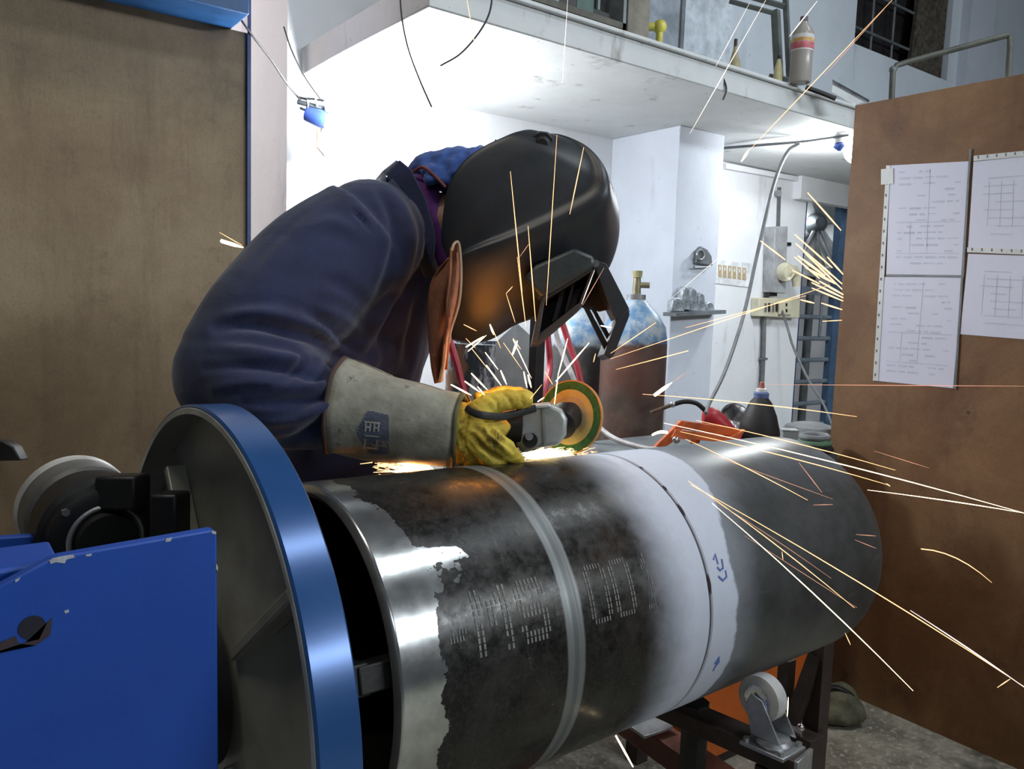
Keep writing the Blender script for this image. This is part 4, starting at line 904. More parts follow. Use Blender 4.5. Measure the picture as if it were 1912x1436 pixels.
# continuous body (inside the clothes): trunk, neck, head with a face, arms, hands, legs
hc_ = W(985, 425, 1.40)
head_up = (CR*.86+CU*.28-CF*.1).normalized(); head_f = (-CU*.90+CR*.36-CF*.12).normalized(); head_s = head_up.cross(head_f)
def hl_(u, f_, s): return hc_+head_up*u+head_f*f_+head_s*s
def ell(c, ru, rf_, rs_, seg=20):
    V, F_ = ball((0, 0, 0), 1, seg); return [Vector(c)+head_up*v.z*ru+head_f*v.x*rf_+head_s*v.y*rs_ for v in V], F_
body_parts = [ch(TOR, .82), ch(A_UP, .55), ch(A_FO, .50), ch(LSH, .72), ell(hl_(0, 0, 0), .110, .092, .074), ell(hl_(-.065, .038, 0), .05, .05, .048), tube([W(810, 420, 1.42), hl_(-.06, -.03, 0)], [.058, .055], 16),
    ell(hl_(-.02, .098, 0), .024, .020, .013, 10), ell(hl_(-.055, .088, 0), .008, .012, .026, 10), ell(hl_(.012, .078, .03), .011, .012, .015, 10), ell(hl_(.012, .078, -.03), .011, .012, .015, 10),
    ell(hl_(-.01, -.005, .076), .03, .018, .008, 10), ell(hl_(-.01, -.005, -.076), .03, .018, .008, 10), leg(hipL, -.03, .85), leg(hipR, .08, .85)]
fuse('body', body_parts, M_skin, man, .008, 4)
# coverall
def ridge(pts, r): return ptube(pts, rpx=r, n=14, seg=8)
cr_ = []
def fold(pts, w, amp, dlim=1.45): cr_.append((pts, w, amp, dlim))
# valleys (negative) and ridges (positive) read off the sleeve and back
for pts, w, a in (
    ([(405, 612), (470, 606), (545, 622), (600, 640), (660, 684)], 10, -.013), ([(425, 590), (500, 583), (570, 600), (630, 625)], 11, .007),
    ([(575, 588), (610, 606), (650, 645), (690, 668)], 8, -.010), ([(600, 575), (640, 592), (680, 630)], 9, .006),
    ([(618, 680), (590, 668), (540, 668), (470, 655), (395, 650)], 9, .008), ([(616, 702), (585, 700), (530, 690), (460, 684), (385, 688)], 8, -.010),
    ([(614, 716), (590, 722), (545, 722), (470, 715), (400, 722)], 9, .008), ([(612, 738), (580, 748), (530, 752), (455, 752)], 8, -.010),
    ([(608, 758), (580, 772), (545, 785), (480, 790)], 9, .008), ([(606, 784), (585, 800), (545, 822), (495, 830)], 8, -.010),
    ([(622, 790), (600, 820), (575, 845)], 8, .008), ([(612, 700), (585, 712), (560, 705)], 6, -.007), ([(540, 650), (560, 670), (548, 700), (520, 720)], 6, -.006),
    ([(735, 338), (772, 380), (792, 440), (775, 520), (735, 590), (700, 650), (680, 672)], 9, -.012),
    ([(718, 340), (750, 390), (765, 450), (748, 520), (712, 590), (680, 645)], 10, .006),
    ([(700, 345), (728, 400), (735, 460), (715, 530), (685, 590)], 7, -.005),
    ([(795, 500), (778, 560), (765, 630), (762, 690)], 8, -.008), ([(770, 590), (745, 630), (738, 690)], 8, .006), ([(745, 560), (722, 610), (712, 680)], 7, -.008),
    ([(658, 392), (675, 408), (690, 428)], 4, -.006), ([(560, 430), (620, 415), (680, 440)], 12, .004), ([(600, 520), (650, 540), (690, 580)], 12, -.004), ([(560, 400), (500, 460), (450, 530)], 10, -.003)): fold(pts, w, a)
cov = fuse('coverall', [ch(TOR), ch(A_UP), ch(A_FO), ch(LSH), ball(W(440, 700, 1.188), 112*1.188/FPX, 24), ball(W(690, 445, 1.33), 108*1.33/FPX, 24), tube([W(685, 440, 1.33), W(760, 455, 1.48)], [.094, .094], 20), tube([W(560, 560, 1.27), W(720, 560, 1.46)], [.085, .095], 20), tube([W(530, 640, 1.24), W(700, 660, 1.46)], [.06, .08], 16), leg(hipL, -.03), leg(hipR, .08)], M_navy, man, .0052, 10, .0030, 8, creases=cr_)
for h_, off in ((hipL, -.03), (hipR, .08)):
    f_ = Vector((h_.x+off, h_.y+.10, 0)); fuse('boot', [ball(f_+Vector((.05, -.04, .05)), .052, 14, (1.9, 1.2, .9)), cyl(f_+Vector((0, 0, .03)), f_+Vector((0, 0, .16)), .056, .05)], M_black, man, .008, 3)
# collar band and points
V, F_ = [], []
cpts = [(722, 332, 1.36), (716, 322, 1.40), (742, 300, 1.43), (765, 318, 1.46), (800, 360, 1.46), (822, 440, 1.42), (818, 500, 1.38), (795, 440, 1.33), (765, 370, 1.32), (735, 336, 1.335)]
mk('collar', (lambda top, low: (top+low, [(i, (i+1) % len(top), len(top)+(i+1) % len(top), len(top)+i) for i in range(len(top))]))(
    [W(*p) for p in cpts], [W(x-22, y+26, d_) for x, y, d_ in cpts]), M_navyd, man, True, solid=.006)
mk('collar_flap', px_prism([(718, 334), (745, 297), (768, 316), (796, 372), (812, 440), (806, 500), (778, 420), (748, 352)], 1.335, .008), M_navy, man, bevel=.003)
fuse('undershirt', [ptube([(770, 340, 1.40, 26), (800, 380, 1.39, 30), (818, 430, 1.39, 30), (826, 500, 1.40, 24)], n=10, seg=16)], M_purp, man, .006, 3, .002, 30)
rsx = random.Random(5)
sc_parts = [ptube([(772, 330, 1.42, 22), (800, 318, 1.42, 32), (840, 318, 1.41, 42), (880, 330, 1.40, 55), (935, 345, 1.40, 68)], n=14, seg=20)]
for (x, y, r_) in ((788, 300, 13), (800, 296, 12), (835, 284, 17), (850, 292, 18), (868, 290, 14), (893, 276, 15), (905, 282, 16), (925, 282, 14), (820, 300, 15)):
    sc_parts.append(ptube([(x-8, y+18, 1.40, r_*.9), (x, y+6, 1.40, r_), (x+10, y+26, 1.37, r_*.8), (x+16, y+44, 1.35, r_*.6)], n=7, seg=10))
fuse('head_cloth', sc_parts, M_scarf, man, .0045, 3, .004, 45)
mk('cloth_edge_fold', ptube([(770, 322, 1.37), (790, 312, 1.36), (815, 332, 1.345), (832, 350, 1.34)], rpx=3, n=10, seg=8), simple('rusty orange cloth edge', (.22, .06, .05), .9), man, True)

# helmet
def helm_mat():
    g = G('scuffed black helmet shell'); n = g.noise(11, 6, .65); c = g.mix(n, (.012, .014, .017), (.028, .032, .038)); g.bump(g.noise(70, 3, .5), .12, .002)
    return g.done(c, g.mixf(n, .34, .52))
M_helm = helm_mat(); M_hin = simple('helmet inner plastic', (.05, .045, .042), .5, 0, .2)
NR = 44
front = spline([(844, 634), (885, 640), (922, 630), (960, 606), (1003, 590), (1062, 560), (1118, 524), (1143, 482), (1153, 430), (1144, 370), (1118, 318), (1080, 280), (1040, 258), (1008, 256)], NR)
ridge_ = spline([(850, 512), (870, 500), (905, 488), (950, 474), (1000, 455), (1050, 432), (1092, 410), (1112, 392), (1116, 368), (1108, 336), (1088, 305), (1062, 282), (1034, 264), (1007, 256.5)], NR)
back = spline([(832, 470), (834, 446), (838, 410), (846, 375), (862, 345), (885, 322), (910, 306), (935, 294), (955, 284), (970, 276), (985, 269), (993, 265), (1000, 260), (1006, 257)], NR)
wid = spline([(.090,), (.102,), (.109,), (.114,), (.116,), (.117,), (.117,), (.116,), (.112,), (.100,), (.082,), (.060,), (.034,), (.004,)], NR)
D0 = 1.335
hv, hf = [], []; MM = 36
for i in range(NR):
    f_, q_, b_, w = front[i], ridge_[i], back[i], float(wid[i][0]); L3 = lambda a, b, t: [a[0]*(1-t)+b[0]*t, a[1]*(1-t)+b[1]*t]
    r2 = L3(q_, f_, .30); c3 = [(*b_, -.90*w), (*L3(b_, q_, .4), -1.0*w), (*L3(b_, q_, .84), -.965*w), (*L3(q_, f_, .02), -1.05*w), (*L3(q_, f_, .45), -.74*w), (*L3(q_, f_, .88), -.36*w), (*f_, -.02*w), (*L3(q_, f_, .88), .36*w), (*L3(q_, f_, .5), .72*w), (*L3(q_, f_, .1), .97*w), (*L3(b_, q_, .5), 1.0*w), (*b_, .9*w)]
    for q in spline(c3, MM+1): hv.append(W(q[0], q[1], D0)+CF*q[2])
for i in range(NR-1):
    for k in range(MM): hf.append((i*(MM+1)+k, i*(MM+1)+k+1, (i+1)*(MM+1)+k+1, (i+1)*(MM+1)+k))
# the shell is open behind and at the chin
helm = mk('helmet', (hv, hf), M_helm, man, True, solid=.004)
ss_ = helm.modifiers.new('sub', 'SUBSURF'); ss_.levels = 1; ss_.render_levels = 1
# moulded brow ridge on the side of the shell
mk('hinge_boss', px_prism([(976, 520), (1000, 494), (1072, 462), (1110, 478), (1112, 496), (1080, 516), (1012, 556)], 1.205, .08), simple('dark green-grey boss plastic', (.028, .036, .036), .45), helm, bevel=.006)
mk('window_frame', join(px_prism([(1012, 552), (1020, 548), (1004, 636), (993, 642)], 1.215, .12), px_prism([(1000, 628), (1080, 566), (1086, 574), (1008, 642), (994, 642)], 1.235, .10),
    px_prism([(1012, 552), (1110, 494), (1112, 502), (1018, 560)], 1.235, .10), px_prism([(1106, 500), (1112, 500), (1086, 575), (1080, 568)], 1.235, .10)), M_hin, helm, bevel=.001)
mk('dark_lens', px_prism([(1018, 558), (1106, 503), (1080, 568), (1006, 630)], 1.30, .004), simple('dark filter glass', (.02, .015, .012), .12), helm)
mk('inner_rib', join(px_prism([(1046, 545), (1056, 539), (1040, 596), (1030, 602)], 1.27, .02), px_prism([(1068, 532), (1074, 528), (1060, 580), (1054, 584)], 1.26, .02)), M_hin, helm)
fv = mk('flip_visor', px_prism([(1106, 484), (1132, 492), (1174, 574), (1176, 582), (1168, 596), (1150, 600), (1118, 520)], 1.24, .006), M_helm, helm, bevel=.001)
mk('visor_lip', px_prism([(1174, 576), (1176, 588), (1146, 664), (1138, 670), (1128, 662), (1152, 596)], 1.238, .10), M_helm, fv, bevel=.001)
mk('visor_plate', prism([W(1118, 505, 1.25), W(1160, 590, 1.25), W(1160, 590, 1.25)+CF*.10, W(1118, 505, 1.25)+CF*.10], -CR*.004), M_hin, fv)
mk('visor_panel', px_prism([(1098, 500), (1122, 510), (1150, 574), (1120, 582), (1086, 574)], 1.33, .004), M_hin, fv)
mk('visor_bar', px_prism([(1090, 574), (1098, 572), (1134, 640), (1130, 656)], 1.26, .006), M_black, fv); mk('visor_bar', px_prism([(1102, 572), (1108, 570), (1142, 632), (1138, 642)], 1.28, .006), M_black, fv)
mk('hinge_pin', tube([W(1112, 492, 1.225), W(1112, 492, 1.36)], .006, 10), M_iron, helm)
mk('adjust_knob', join(tube([W(1012, 270, 1.235), W(1012, 270, 1.26)], [.019, .021], 10), tube([W(1012, 270, 1.225), W(1012, 270, 1.235)], [.010, .014], 10)), M_rubber, helm, bevel=.001)
mk('top_notch', px_prism([(997, 262), (1000, 254), (1008, 258), (1012, 251), (1020, 256), (1040, 262), (1030, 275), (1000, 275)], 1.31, .03), M_helm, helm)
mk('head_band', join(px_prism([(920, 268), (926, 258), (930, 272), (945, 266), (968, 257), (969, 268), (985, 268), (998, 260), (1010, 275), (960, 296), (915, 300), (905, 276)], 1.235, .05),
    ptube([(905, 290, 1.32), (950, 283, 1.32), (1005, 282, 1.29)], rpx=7, n=8, seg=8)), simple('black webbing strap', (.018, .020, .022), .75), helm, bevel=.002)
# leather bib hanging from the helmet chin
def leather(name, base, lt):
    g = G(name); n = g.noise(22, 6, .7); g.bump(g.noise(40, 5, .6), .4, .004); return g.done(g.mix(g.ramp(n, .35, .7), base, lt), .8)
M_lea = leather('tan suede leather', (.20, .07, .032), (.32, .13, .065)); M_leat = leather('pale scuffed leather edge', (.34, .25, .16), (.46, .36, .26))
def sheet(lc, rc, nl=18, nu=10, wav=.012, ph=0.0, dd=0):
    L, R_ = spline(lc, nl), spline(rc, nl); V, F_ = [], []
    for i in range(nl):
        for k in range(nu+1):
            u = k/nu; q = [l*(1-u)+r*u for l, r in zip(L[i], R_[i])]; V.append(W(q[0], q[1], q[2])+CF*wav*math.sin(u*5.5+i*.25+ph))
    for i in range(nl-1):
        for k in range(nu): F_.append((i*(nu+1)+k, i*(nu+1)+k+1, (i+1)*(nu+1)+k+1, (i+1)*(nu+1)+k))
    return V, F_
bib = mk('leather_bib', sheet([(838, 482, 1.216), (808, 515, 1.236), (799, 560, 1.246), (800, 620, 1.246), (806, 680, 1.236), (814, 716, 1.236)], [(848, 470, 1.211), (846, 520, 1.206), (838, 580, 1.206), (834, 625, 1.206), (830, 660, 1.206), (826, 712, 1.216)]), M_lea, man, True, solid=.003)
mk('bib_fold', sheet([(842, 462, 1.196), (838, 520, 1.186), (832, 570, 1.186), (834, 610, 1.186), (830, 640, 1.196), (824, 690, 1.206)], [(857, 455, 1.201), (861, 510, 1.206), (858, 560, 1.206), (846, 600, 1.206), (840, 625, 1.206), (834, 690, 1.216)], wav=.006), M_lea, bib, True, solid=.003)
mk('bib_edge', ptube([(843, 468, 1.188), (848, 455, 1.191), (857, 456, 1.194), (861, 510, 1.198), (857, 565, 1.198), (842, 615, 1.198), (838, 640, 1.201)], rpx=2.6, n=26, seg=6), M_leat, bib, True)
mk('bib_tail', ptube([(838, 600, 1.191), (832, 640, 1.196), (828, 680, 1.201), (822, 712, 1.206)], rpx=4, n=12, seg=6), M_leat, bib, True)

# gloves: stiff grey gauntlet cuff and yellow hand with five fingers
def gaunt_mat():
    g = G('grey-green gauntlet leather'); n = g.noise(14, 7, .7); c = g.mix(g.ramp(n, .3, .7), (.20, .195, .15), (.36, .355, .30)); c = g.mix(g.ramp(g.noise(30, 6, .7), .58, .70), c, (.13, .13, .11))
    g.bump(g.noise(60, 5, .6), .35, .003); return g.done(c, .85)
M_gau = gaunt_mat()
ga, gb_ = W(628, 762, 1.165), W(858, 806, 1.15)
gx = (gb_-ga).normalized(); gy = (-CF-gx*(-CF).dot(gx)).normalized(); gz = gx.cross(gy)
gl = (gb_-ga).length
GF = Matrix.Translation(ga) @ Matrix((gx, gy, gz)).transposed().to_4x4()
ra, rb_ = 88*1.16/FPX, 64*1.16/FPX
def gcuff(off=0.0, x0=0.0, x1=1.0, a0=0, a1=360, n=14, m=48):
    V, F_ = [], []; cl_ = (a1-a0 == 360); mm = m if cl_ else m+1
    for i in range(n+1):
        t = x0+(x1-x0)*i/n
        for k in range(mm):
            a = math.radians(a0+(a1-a0)*k/m); r_ = ra+(rb_-ra)*t + off + .0035*math.sin(a*3+t*6)*(1-.3*t)+.0018*math.sin(a*7+t*11)
            V.append(Vector((t*gl+.004*math.sin(a*2), .80*r_*math.cos(a), r_*math.sin(a))))
    for i in range(n):
        for k in range(m): F_.append((i*mm+k, i*mm+(k+1) % mm if cl_ else i*mm+k+1, (i+1)*mm+((k+1) % mm if cl_ else k+1), (i+1)*mm+k))
    return V, F_
cuff = mk('gauntlet_cuff', gcuff(), M_gau, man, True, GF, solid=.004)
mk('cuff_binding', gcuff(.0015, -.012, .020, n=2), simple('dark brown glove binding', (.06, .035, .03), .8), cuff, True, GF, solid=.004)
mk('cuff_seam', gcuff(.0022, .02, 1.0, 262, 266, 14, 3), simple('dark seam thread', (.13, .125, .10), .8), cuff, True, GF, solid=.0015)
mk('wrist_seam', gcuff(.0025, .975, 1.01, n=2), simple('dark seam olive', (.09, .085, .04), .8), cuff, True, GF, solid=.003)
# printed badge on the cuff: dark blue shield with pale bars
def on_cuff(px, py, off=.0045):
    r0_ = (W(px, py, 1.0)-CAM).normalized(); inv = GF.inverted(); o_ = inv @ CAM; d_ = (inv.to_3x3() @ r0_)
    lo_, hi_ = 1.02, 1.30; t_ = lo_
    while t_ < hi_:
        q = o_+d_*t_; tt = q.x/gl; R_ = ra+(rb_-ra)*tt+off
        a = math.atan2(q.z/R_, q.y/(.8*R_)); R2 = R_ + .0035*math.sin(a*3+tt*6)*(1-.3*tt)+.0018*math.sin(a*7+tt*11)
        if (q.y/(.8*R2))**2+(q.z/R2)**2 <= 1: return q
        t_ += .0003
    return o_+d_*1.15
def decal(name, polys, mat, off):
    vf = []
    for poly in polys:
        x0_, x1_ = min(p[0] for p in poly), max(p[0] for p in poly); n_ = max(2, int((x1_-x0_)/4))
        up_ = [on_cuff(x0_+(x1_-x0_)*i/n_, poly[4](x0_+(x1_-x0_)*i/n_) if callable(poly[-1]) else 0, off) for i in range(n_+1)] if False else None
        vf.append(([on_cuff(x, y, off) for x, y in poly], [tuple(range(len(poly)))]))
    return mk(name, join(*vf), mat, cuff, False, GF)
M_badge = simple('faded blue print', (.10, .115, .16), .8, 0, .2, 60)
grid = []
def cell(x, y): 
    return (666+.0 <= x <= 725) and abs(y-(808+(x-695)*.10)) < (40-abs(x-698)*.15 if x > 686 else 38*(x-664)/22.0)
xs_ = list(range(666, 726, 2))
for x in xs_:
    for y in range(764, 852, 2):
        if cell(x+1, y+1): grid.append([(x, y), (x+2, y), (x+2, y+2), (x, y+2)])
decal('printed_badge', grid, M_badge, .0032)
M_pr = simple('pale print letters', (.34, .34, .32), .8)
bars = []
for x in (682, 690, 698, 706): bars += [[(x, 788), (x+3, 788), (x+2, 806), (x-1, 806)]]
bars += [[(680, 786), (710, 789), (710, 792), (680, 789)], [(682, 796), (690, 796), (690, 799), (682, 799)], [(698, 797), (706, 798), (706, 801), (698, 800)], [(681, 812), (707, 814), (707, 817), (681, 815)], [(680, 820), (684, 820), (682, 838), (678, 838)], [(702, 822), (706, 822), (704, 840), (700, 840)], [(684, 834), (700, 836), (700, 839), (684, 837)]]
decal('badge_lettering', bars, M_pr, .0050)
def yel_mat():
    g = G('yellow glove leather'); n = g.noise(20, 6, .7); c = g.mix(g.ramp(n, .35, .7), (.42, .30, .025), (.66, .52, .07)); st = g.noise(26, 7, .75, stretch=(1, 1, .5))
    c = g.mix(g.math('MULTIPLY', g.ramp(st, .56, .66), .8), c, (.12, .08, .015)); g.bump(g.noise(30, 5, .6, dist=1.0), .6, .006); return g.done(c, .7)
M_yel = yel_mat()
DG = 1.165
def fg(pts): return ptube(pts, n=16, seg=14)
hand = [ptube([(848, 806, DG, 58), (880, 806, DG, 54), (915, 815, DG, 46), (935, 826, DG, 36)], n=10, seg=22),
        fg([(880, 800, DG-.02, 30), (905, 762, DG-.02, 25), (940, 748, DG-.01, 21), (975, 745, DG, 19), (992, 746, DG+.005, 16)]),      # thumb over the body
        fg([(895, 760, DG+.06, 26), (930, 744, DG+.07, 22), (965, 742, DG+.075, 20), (990, 750, DG+.08, 17)]),                       # index along the far side
        fg([(880, 810, DG-.035, 28), (915, 822, DG-.050, 24), (945, 842, DG-.045, 20), (966, 862, DG-.02, 16)]),
        fg([(868, 826, DG-.030, 28), (898, 842, DG-.045, 24), (925, 858, DG-.040, 20), (950, 872, DG-.015, 15)]),
        fg([(858, 838, DG-.015, 26), (880, 856, DG-.028, 22), (905, 868, DG-.022, 18), (925, 878, DG-.00, 14)])]
gcr = [([(868, 735), (872, 765), (866, 800)], 4, -.004, 9), ([(905, 782), (918, 805), (945, 828), (968, 850)], 4, -.006, 9), ([(880, 812), (902, 835), (930, 858)], 4, -.006, 9), ([(862, 832), (880, 852), (902, 870)], 4, -.005, 9),
    ([(900, 800), (925, 822), (955, 848)], 4, .003, 9), ([(930, 800), (945, 815), (960, 838)], 3, -.004, 9), ([(905, 735), (925, 748), (930, 765)], 3, -.003, 9), ([(935, 732), (950, 745), (955, 760)], 3, -.003, 9), ([(965, 730), (974, 742), (976, 756)], 3, -.003, 9),
    ([(852, 800), (866, 830), (862, 860)], 4, -.004, 9), ([(885, 790), (905, 800), (920, 800)], 4, .003, 9)]
glv = fuse('yellow_glove', hand, M_yel, man, .0030, 3, .0022, 55, creases=gcr)
cr = []
for pts in ([(905, 790), (915, 815), (940, 838)], [(880, 825), (905, 838), (930, 858)], [(866, 842), (888, 858), (905, 872)], [(930, 812), (945, 825), (958, 845)]):
    cr.append(ptube([(x, y, DG-.062) for x, y in pts], rpx=1.3, n=8, seg=6))
lh = [ptube([(840, 812, 1.42, 34), (880, 812, 1.38, 36), (930, 812, 1.35, 32)], n=8, seg=16)]
for k in range(4): lh.append(fg([(925, 795+k*10, 1.36, 14), (955, 790+k*11, 1.35, 13), (968, 795+k*11, 1.32, 12), (958, 800+k*11, 1.30, 10)]))
lh.append(fg([(900, 800, 1.36, 16), (930, 782, 1.34, 14), (955, 778, 1.33, 12)]))
fuse('yellow_glove', lh, M_yel, man, .0045, 3)

# ------------------------------------------------------------------ angle grinder
gc = W(1002, 800, 1.215)
gr = thing('angle_grinder', W(1002, 840, 1.215), 'grey angle grinder with green and yellow disc gripped in the yellow gloves', 'angle grinder')
ga0, ga1 = W(868, 790, 1.19), W(965, 794, 1.21)
mk('motor_body', tube([ga0, ga0.lerp(ga1, .15), ga0.lerp(ga1, .8), ga1], [.022, .030, .031, .035], 28), M_black, gr, True)
mk('rear_handle', tube([W(800, 792, 1.17), W(868, 790, 1.19)], [.016, .022], 20), M_rubber, gr, True)
hx = (W(1060, 796, 1.235)-W(950, 800, 1.205)).normalized(); hz = (CU-hx*CU.dot(hx)).normalized(); hy = hx.cross(hz)
hcn = W(1003, 798, 1.222)
hd_px = [(944, 778), (952, 764), (975, 757), (1028, 752), (1050, 764), (1060, 782), (1058, 812), (1044, 832), (1000, 838), (975, 848), (958, 822), (946, 806)]
gm_ = simple('dusty light grey alloy', (.40, .42, .41), .38, .35, .12, 14)
head = mk('gear_head', px_prism(hd_px, 1.185, .062), gm_, gr, bevel=.007, seg=3)
mk('top_rib', px_prism([(975, 758), (1026, 753), (1030, 760), (976, 766)], 1.180, .01), simple('pale alloy', (.62, .64, .64), .3, .4), head, bevel=.002)
mk('vent_slot', px_prism([(945, 780), (966, 774), (972, 800), (964, 815), (950, 804)], 1.181, .01), M_black, head, bevel=.002)
mk('spindle_button', join(tube([W(990, 822, 1.180), W(990, 822, 1.20)], [.011, .012], 24)), M_black, head, True)
mk('lock_button', tube([W(988, 815, 1.177), W(988, 815, 1.19)], .006, 12), M_steel, head)
mk('head_seam', px_prism([(1012, 762), (1016, 762), (1020, 830), (1015, 831)], 1.183, .004), simple('grey seam shade', (.20, .21, .21), .5), head)
mk('strap', ptube([(872, 762, 1.128), (884, 770, 1.112), (905, 776, 1.112), (935, 778, 1.135), (965, 772, 1.165), (1000, 762, 1.178)], rpx=7.5, n=20, seg=8, flat=.5), M_rubber, gr, True)
dc = W(1064, 779, 1.262)
dn = (-CF*.80-CR*.58+CU*.10).normalized()
dcol = dn.to_track_quat('X', 'Z').to_matrix().to_4x4(); DM = Matrix.Translation(dc) @ dcol
mk('spindle_collar', join(tube([W(1046, 794, 1.225), dc+dn*.012], [.024, .025], 24)), M_black, gr, True)
mk('flange_nut', tube([dc+dn*.003, dc+dn*.020], [.024, .017], 20), M_rubber, gr)
Mg = simple('dark green abrasive', (.03, .12, .03), .8, 0, .3, 90, .5)
disc = mk('grinding_disc', lathe([(-.002, .008), (-.002, .0575), (.002, .0575), (.002, .008)], 64, True), Mg, gr, False, DM)
mk('disc_edge', lathe([(-.0022, .0570), (-.0022, .0590), (.0022, .0590), (.0022, .0570)], 64, True), simple('orange-lit disc edge', (.50, .25, .08), .7), disc, False, DM)  # orange spark light on the rim is painted into this colour
mk('yellow_label', lathe([(.0021, .020), (.0021, .044), (.0024, .044), (.0024, .020)], 64, True), simple('yellow-tan disc label', (.46, .36, .13), .6, 0, .15, 40), disc, False, DM)
mk('label_ring', lathe([(.0025, .020), (.0025, .033), (.0027, .033), (.0027, .020)], 64, True), simple('tan disc centre', (.36, .30, .17), .6, 0, .2, 40), disc, False, DM)
cord = ptube([(800, 792, 1.17), (780, 795, 1.20), (765, 840, 1.28), (745, 960, 1.33), (730, 1100, 1.36)], r=.004, n=20, seg=8)
mk('power_cord', cord, M_rubber, gr, True)

# ------------------------------------------------------------------ sparks: each streak its own glowing sliver
E_hot = glow('spark yellow white', (1.0, .80, .48), 5.0); E_mid = glow('spark orange', (1.0, .50, .22), 3.2); E_dim = glow('spark dull orange', (1.0, .46, .30), 1.1); E_pale = glow('spark pale', (1.0, .84, .74), 1.8)
nsp = 0
def spark(p0, p1, d0, d1, w, mat, group, sag=0.0, w0=.35, w1=.35):
    global nsp
    w *= .82; n = 7; pts, rad = [], []
    for i in range(n):
        t = i/(n-1); x = p0[0]+(p1[0]-p0[0])*t; y = p0[1]+(p1[1]-p0[1])*t - sag*4*t*(1-t); d_ = d0+(d1-d0)*t
        pts.append(W(x, y, d_)); k = (w0+(1-w0)*t/.6) if t < .6 else (1-(1-w1)*(t-.6)/.4); rad.append(max(.00012, w*.5*k*d_/FPX))
    o = mk('spark', tube(pts, rad, 5), mat, None, True); nsp += 1
    L_ = math.hypot(p1[0]-p0[0], p1[1]-p0[1]); ln = 'tiny' if L_ < 22 else 'short' if L_ < 60 else 'medium-long' if L_ < 200 else 'long'
    tone = 'fat bright' if w > 4 else 'bright' if mat is E_hot else 'dull orange' if mat is E_dim else 'pale' if mat is E_pale else 'orange'
    w_ = 0
    def near(p): return min(LM, key=lambda q: math.hypot(q[0]-p[0], q[1]-p[1]))[2]
    a, b = near(p0), near(p1); lab = '%s %s spark ' % (ln, tone) + ('beside the ' + a if a == b else 'from the %s toward the %s' % (a, b))
    lab = lab.replace('screen foot area above the pipe', 'right screen'); lab = lab if len(lab.split()) <= 16 else '%s %s spark ending at the %s' % (ln, tone, b); prop(o, lab, 'spark', SP[group][1]); return o
LM = [(430, 450, 'left screen edge'), (860, 730, 'gauntlet top'), (900, 720, 'glove thumb'), (905, 690, 'suede bib'), (880, 640, 'helmet chin'), (920, 610, 'helmet underside'), (960, 640, 'pointed sheet'), (985, 710, 'glove knuckle'), (935, 690, 'flaked drum'), (1040, 700, 'disc top'), (1050, 640, 'visor window'), (1100, 650, 'red hose'), (1015, 745, 'grinder head'),
      (960, 320, 'scarf end of helmet'), (975, 540, 'helmet side boss'), (1000, 600, 'window frame'), (1040, 255, 'helmet crown knob'), (1090, 280, 'helmet crown'), (1065, 400, 'helmet ridge'), (1055, 0, 'mezzanine crate'), (1050, 155, 'slab underside'), (880, 50, 'slab corner wires'), (1120, 510, 'visor hinge'), (1135, 610, 'flipped visor'), (1665, 0, 'upper window'), (1395, 290, 'conduit pipe'), (1526, 5, 'plastic bottle cap'), (1474, 68, 'dark easel'), (1430, 0, 'easel top'), (1290, 245, 'column head'), (1336, 125, 'slab edge'), (1540, 140, 'metal strip'), (1385, 0, 'grey board'),
      (1180, 640, 'cylinder shoulder'), (1240, 560, 'column shelf'), (1390, 440, 'label plate'), (1230, 730, 'torch nozzle'), (1285, 655, 'column foot'), (1430, 718, 'down conduit'), (1480, 560, 'socket board'), (1490, 460, 'beige plug'), (1530, 510, 'fan'), (1572, 540, 'right screen edge'), (1550, 590, 'door rails'), (1510, 370, 'fan top'), (1570, 430, 'blue door stile'), (1240, 800, 'orange rack'), (1300, 840, 'weld joint top'), (1290, 905, 'weld joint'), (1330, 950, 'sprayed band'), (1400, 1010, 'sprayed band edge'), (1460, 1040, 'middle of far pipe'), (1530, 930, 'top of far pipe'), (1600, 1140, 'lower far pipe'), (1620, 1000, 'pipe end'), (1630, 860, 'pipe end top'), (1740, 880, 'screen foot area above the pipe'), (1850, 950, 'right frame edge'), (1780, 1060, 'screen beside the pipe'), (1705, 1290, 'floor edge of the screen'), (1900, 1280, 'lower right frame corner'), (1780, 720, 'lower left drawing sheet'), (1600, 778, 'screen edge above the pipe'), (1160, 1400, 'trolley rail'), (1470, 1320, 'caster wheel'), (1900, 720, 'lower right drawing sheet')]
SP = {'right': ('thin glowing spark streaking right across the pipe toward the plywood screen', 'sparks over the far pipe section'),
      'glove': ('short bright spark bouncing up from the grinder under the helmet', 'sparks between glove and helmet'),
      'door': ('orange spark streak in front of the barred door', 'sparks before the barred door'),
      'up': ('faint spark line rising past the helmet toward the mezzanine', 'sparks rising over helmet and slab'),
      'low': ('short stray spark flying clear of the grinding', 'stray sparks'),
      'wall': ('thin spark line crossing before the white wall and cylinders', 'sparks before the white wall')}
def sp(x0, y0, x1, y1, g, w=2, m=E_mid, d0=1.2, d1=1.0, sag=0, w0=.35, w1=.35): return spark((x0, y0), (x1, y1), d0, d1, w, m, g, sag, w0, w1)
R_ = 'right'
sp(1240, 790, 1912, 958, R_, 2.6, E_hot, 1.10, .80, 6); sp(1300, 785, 1672, 878, R_, 2.0, E_mid, 1.12, .92, 4); sp(1270, 806, 1660, 906, R_, 2.2, E_mid, 1.08, .90, 4)
sp(1280, 820, 1508, 934, R_, 2.0, E_mid, 1.08, .92, 3); sp(1330, 850, 1555, 932, R_, 1.2, E_dim, 1.06, .92); sp(1290, 905, 1912, 1282, R_, 2.6, E_mid, 1.02, .62, 8)
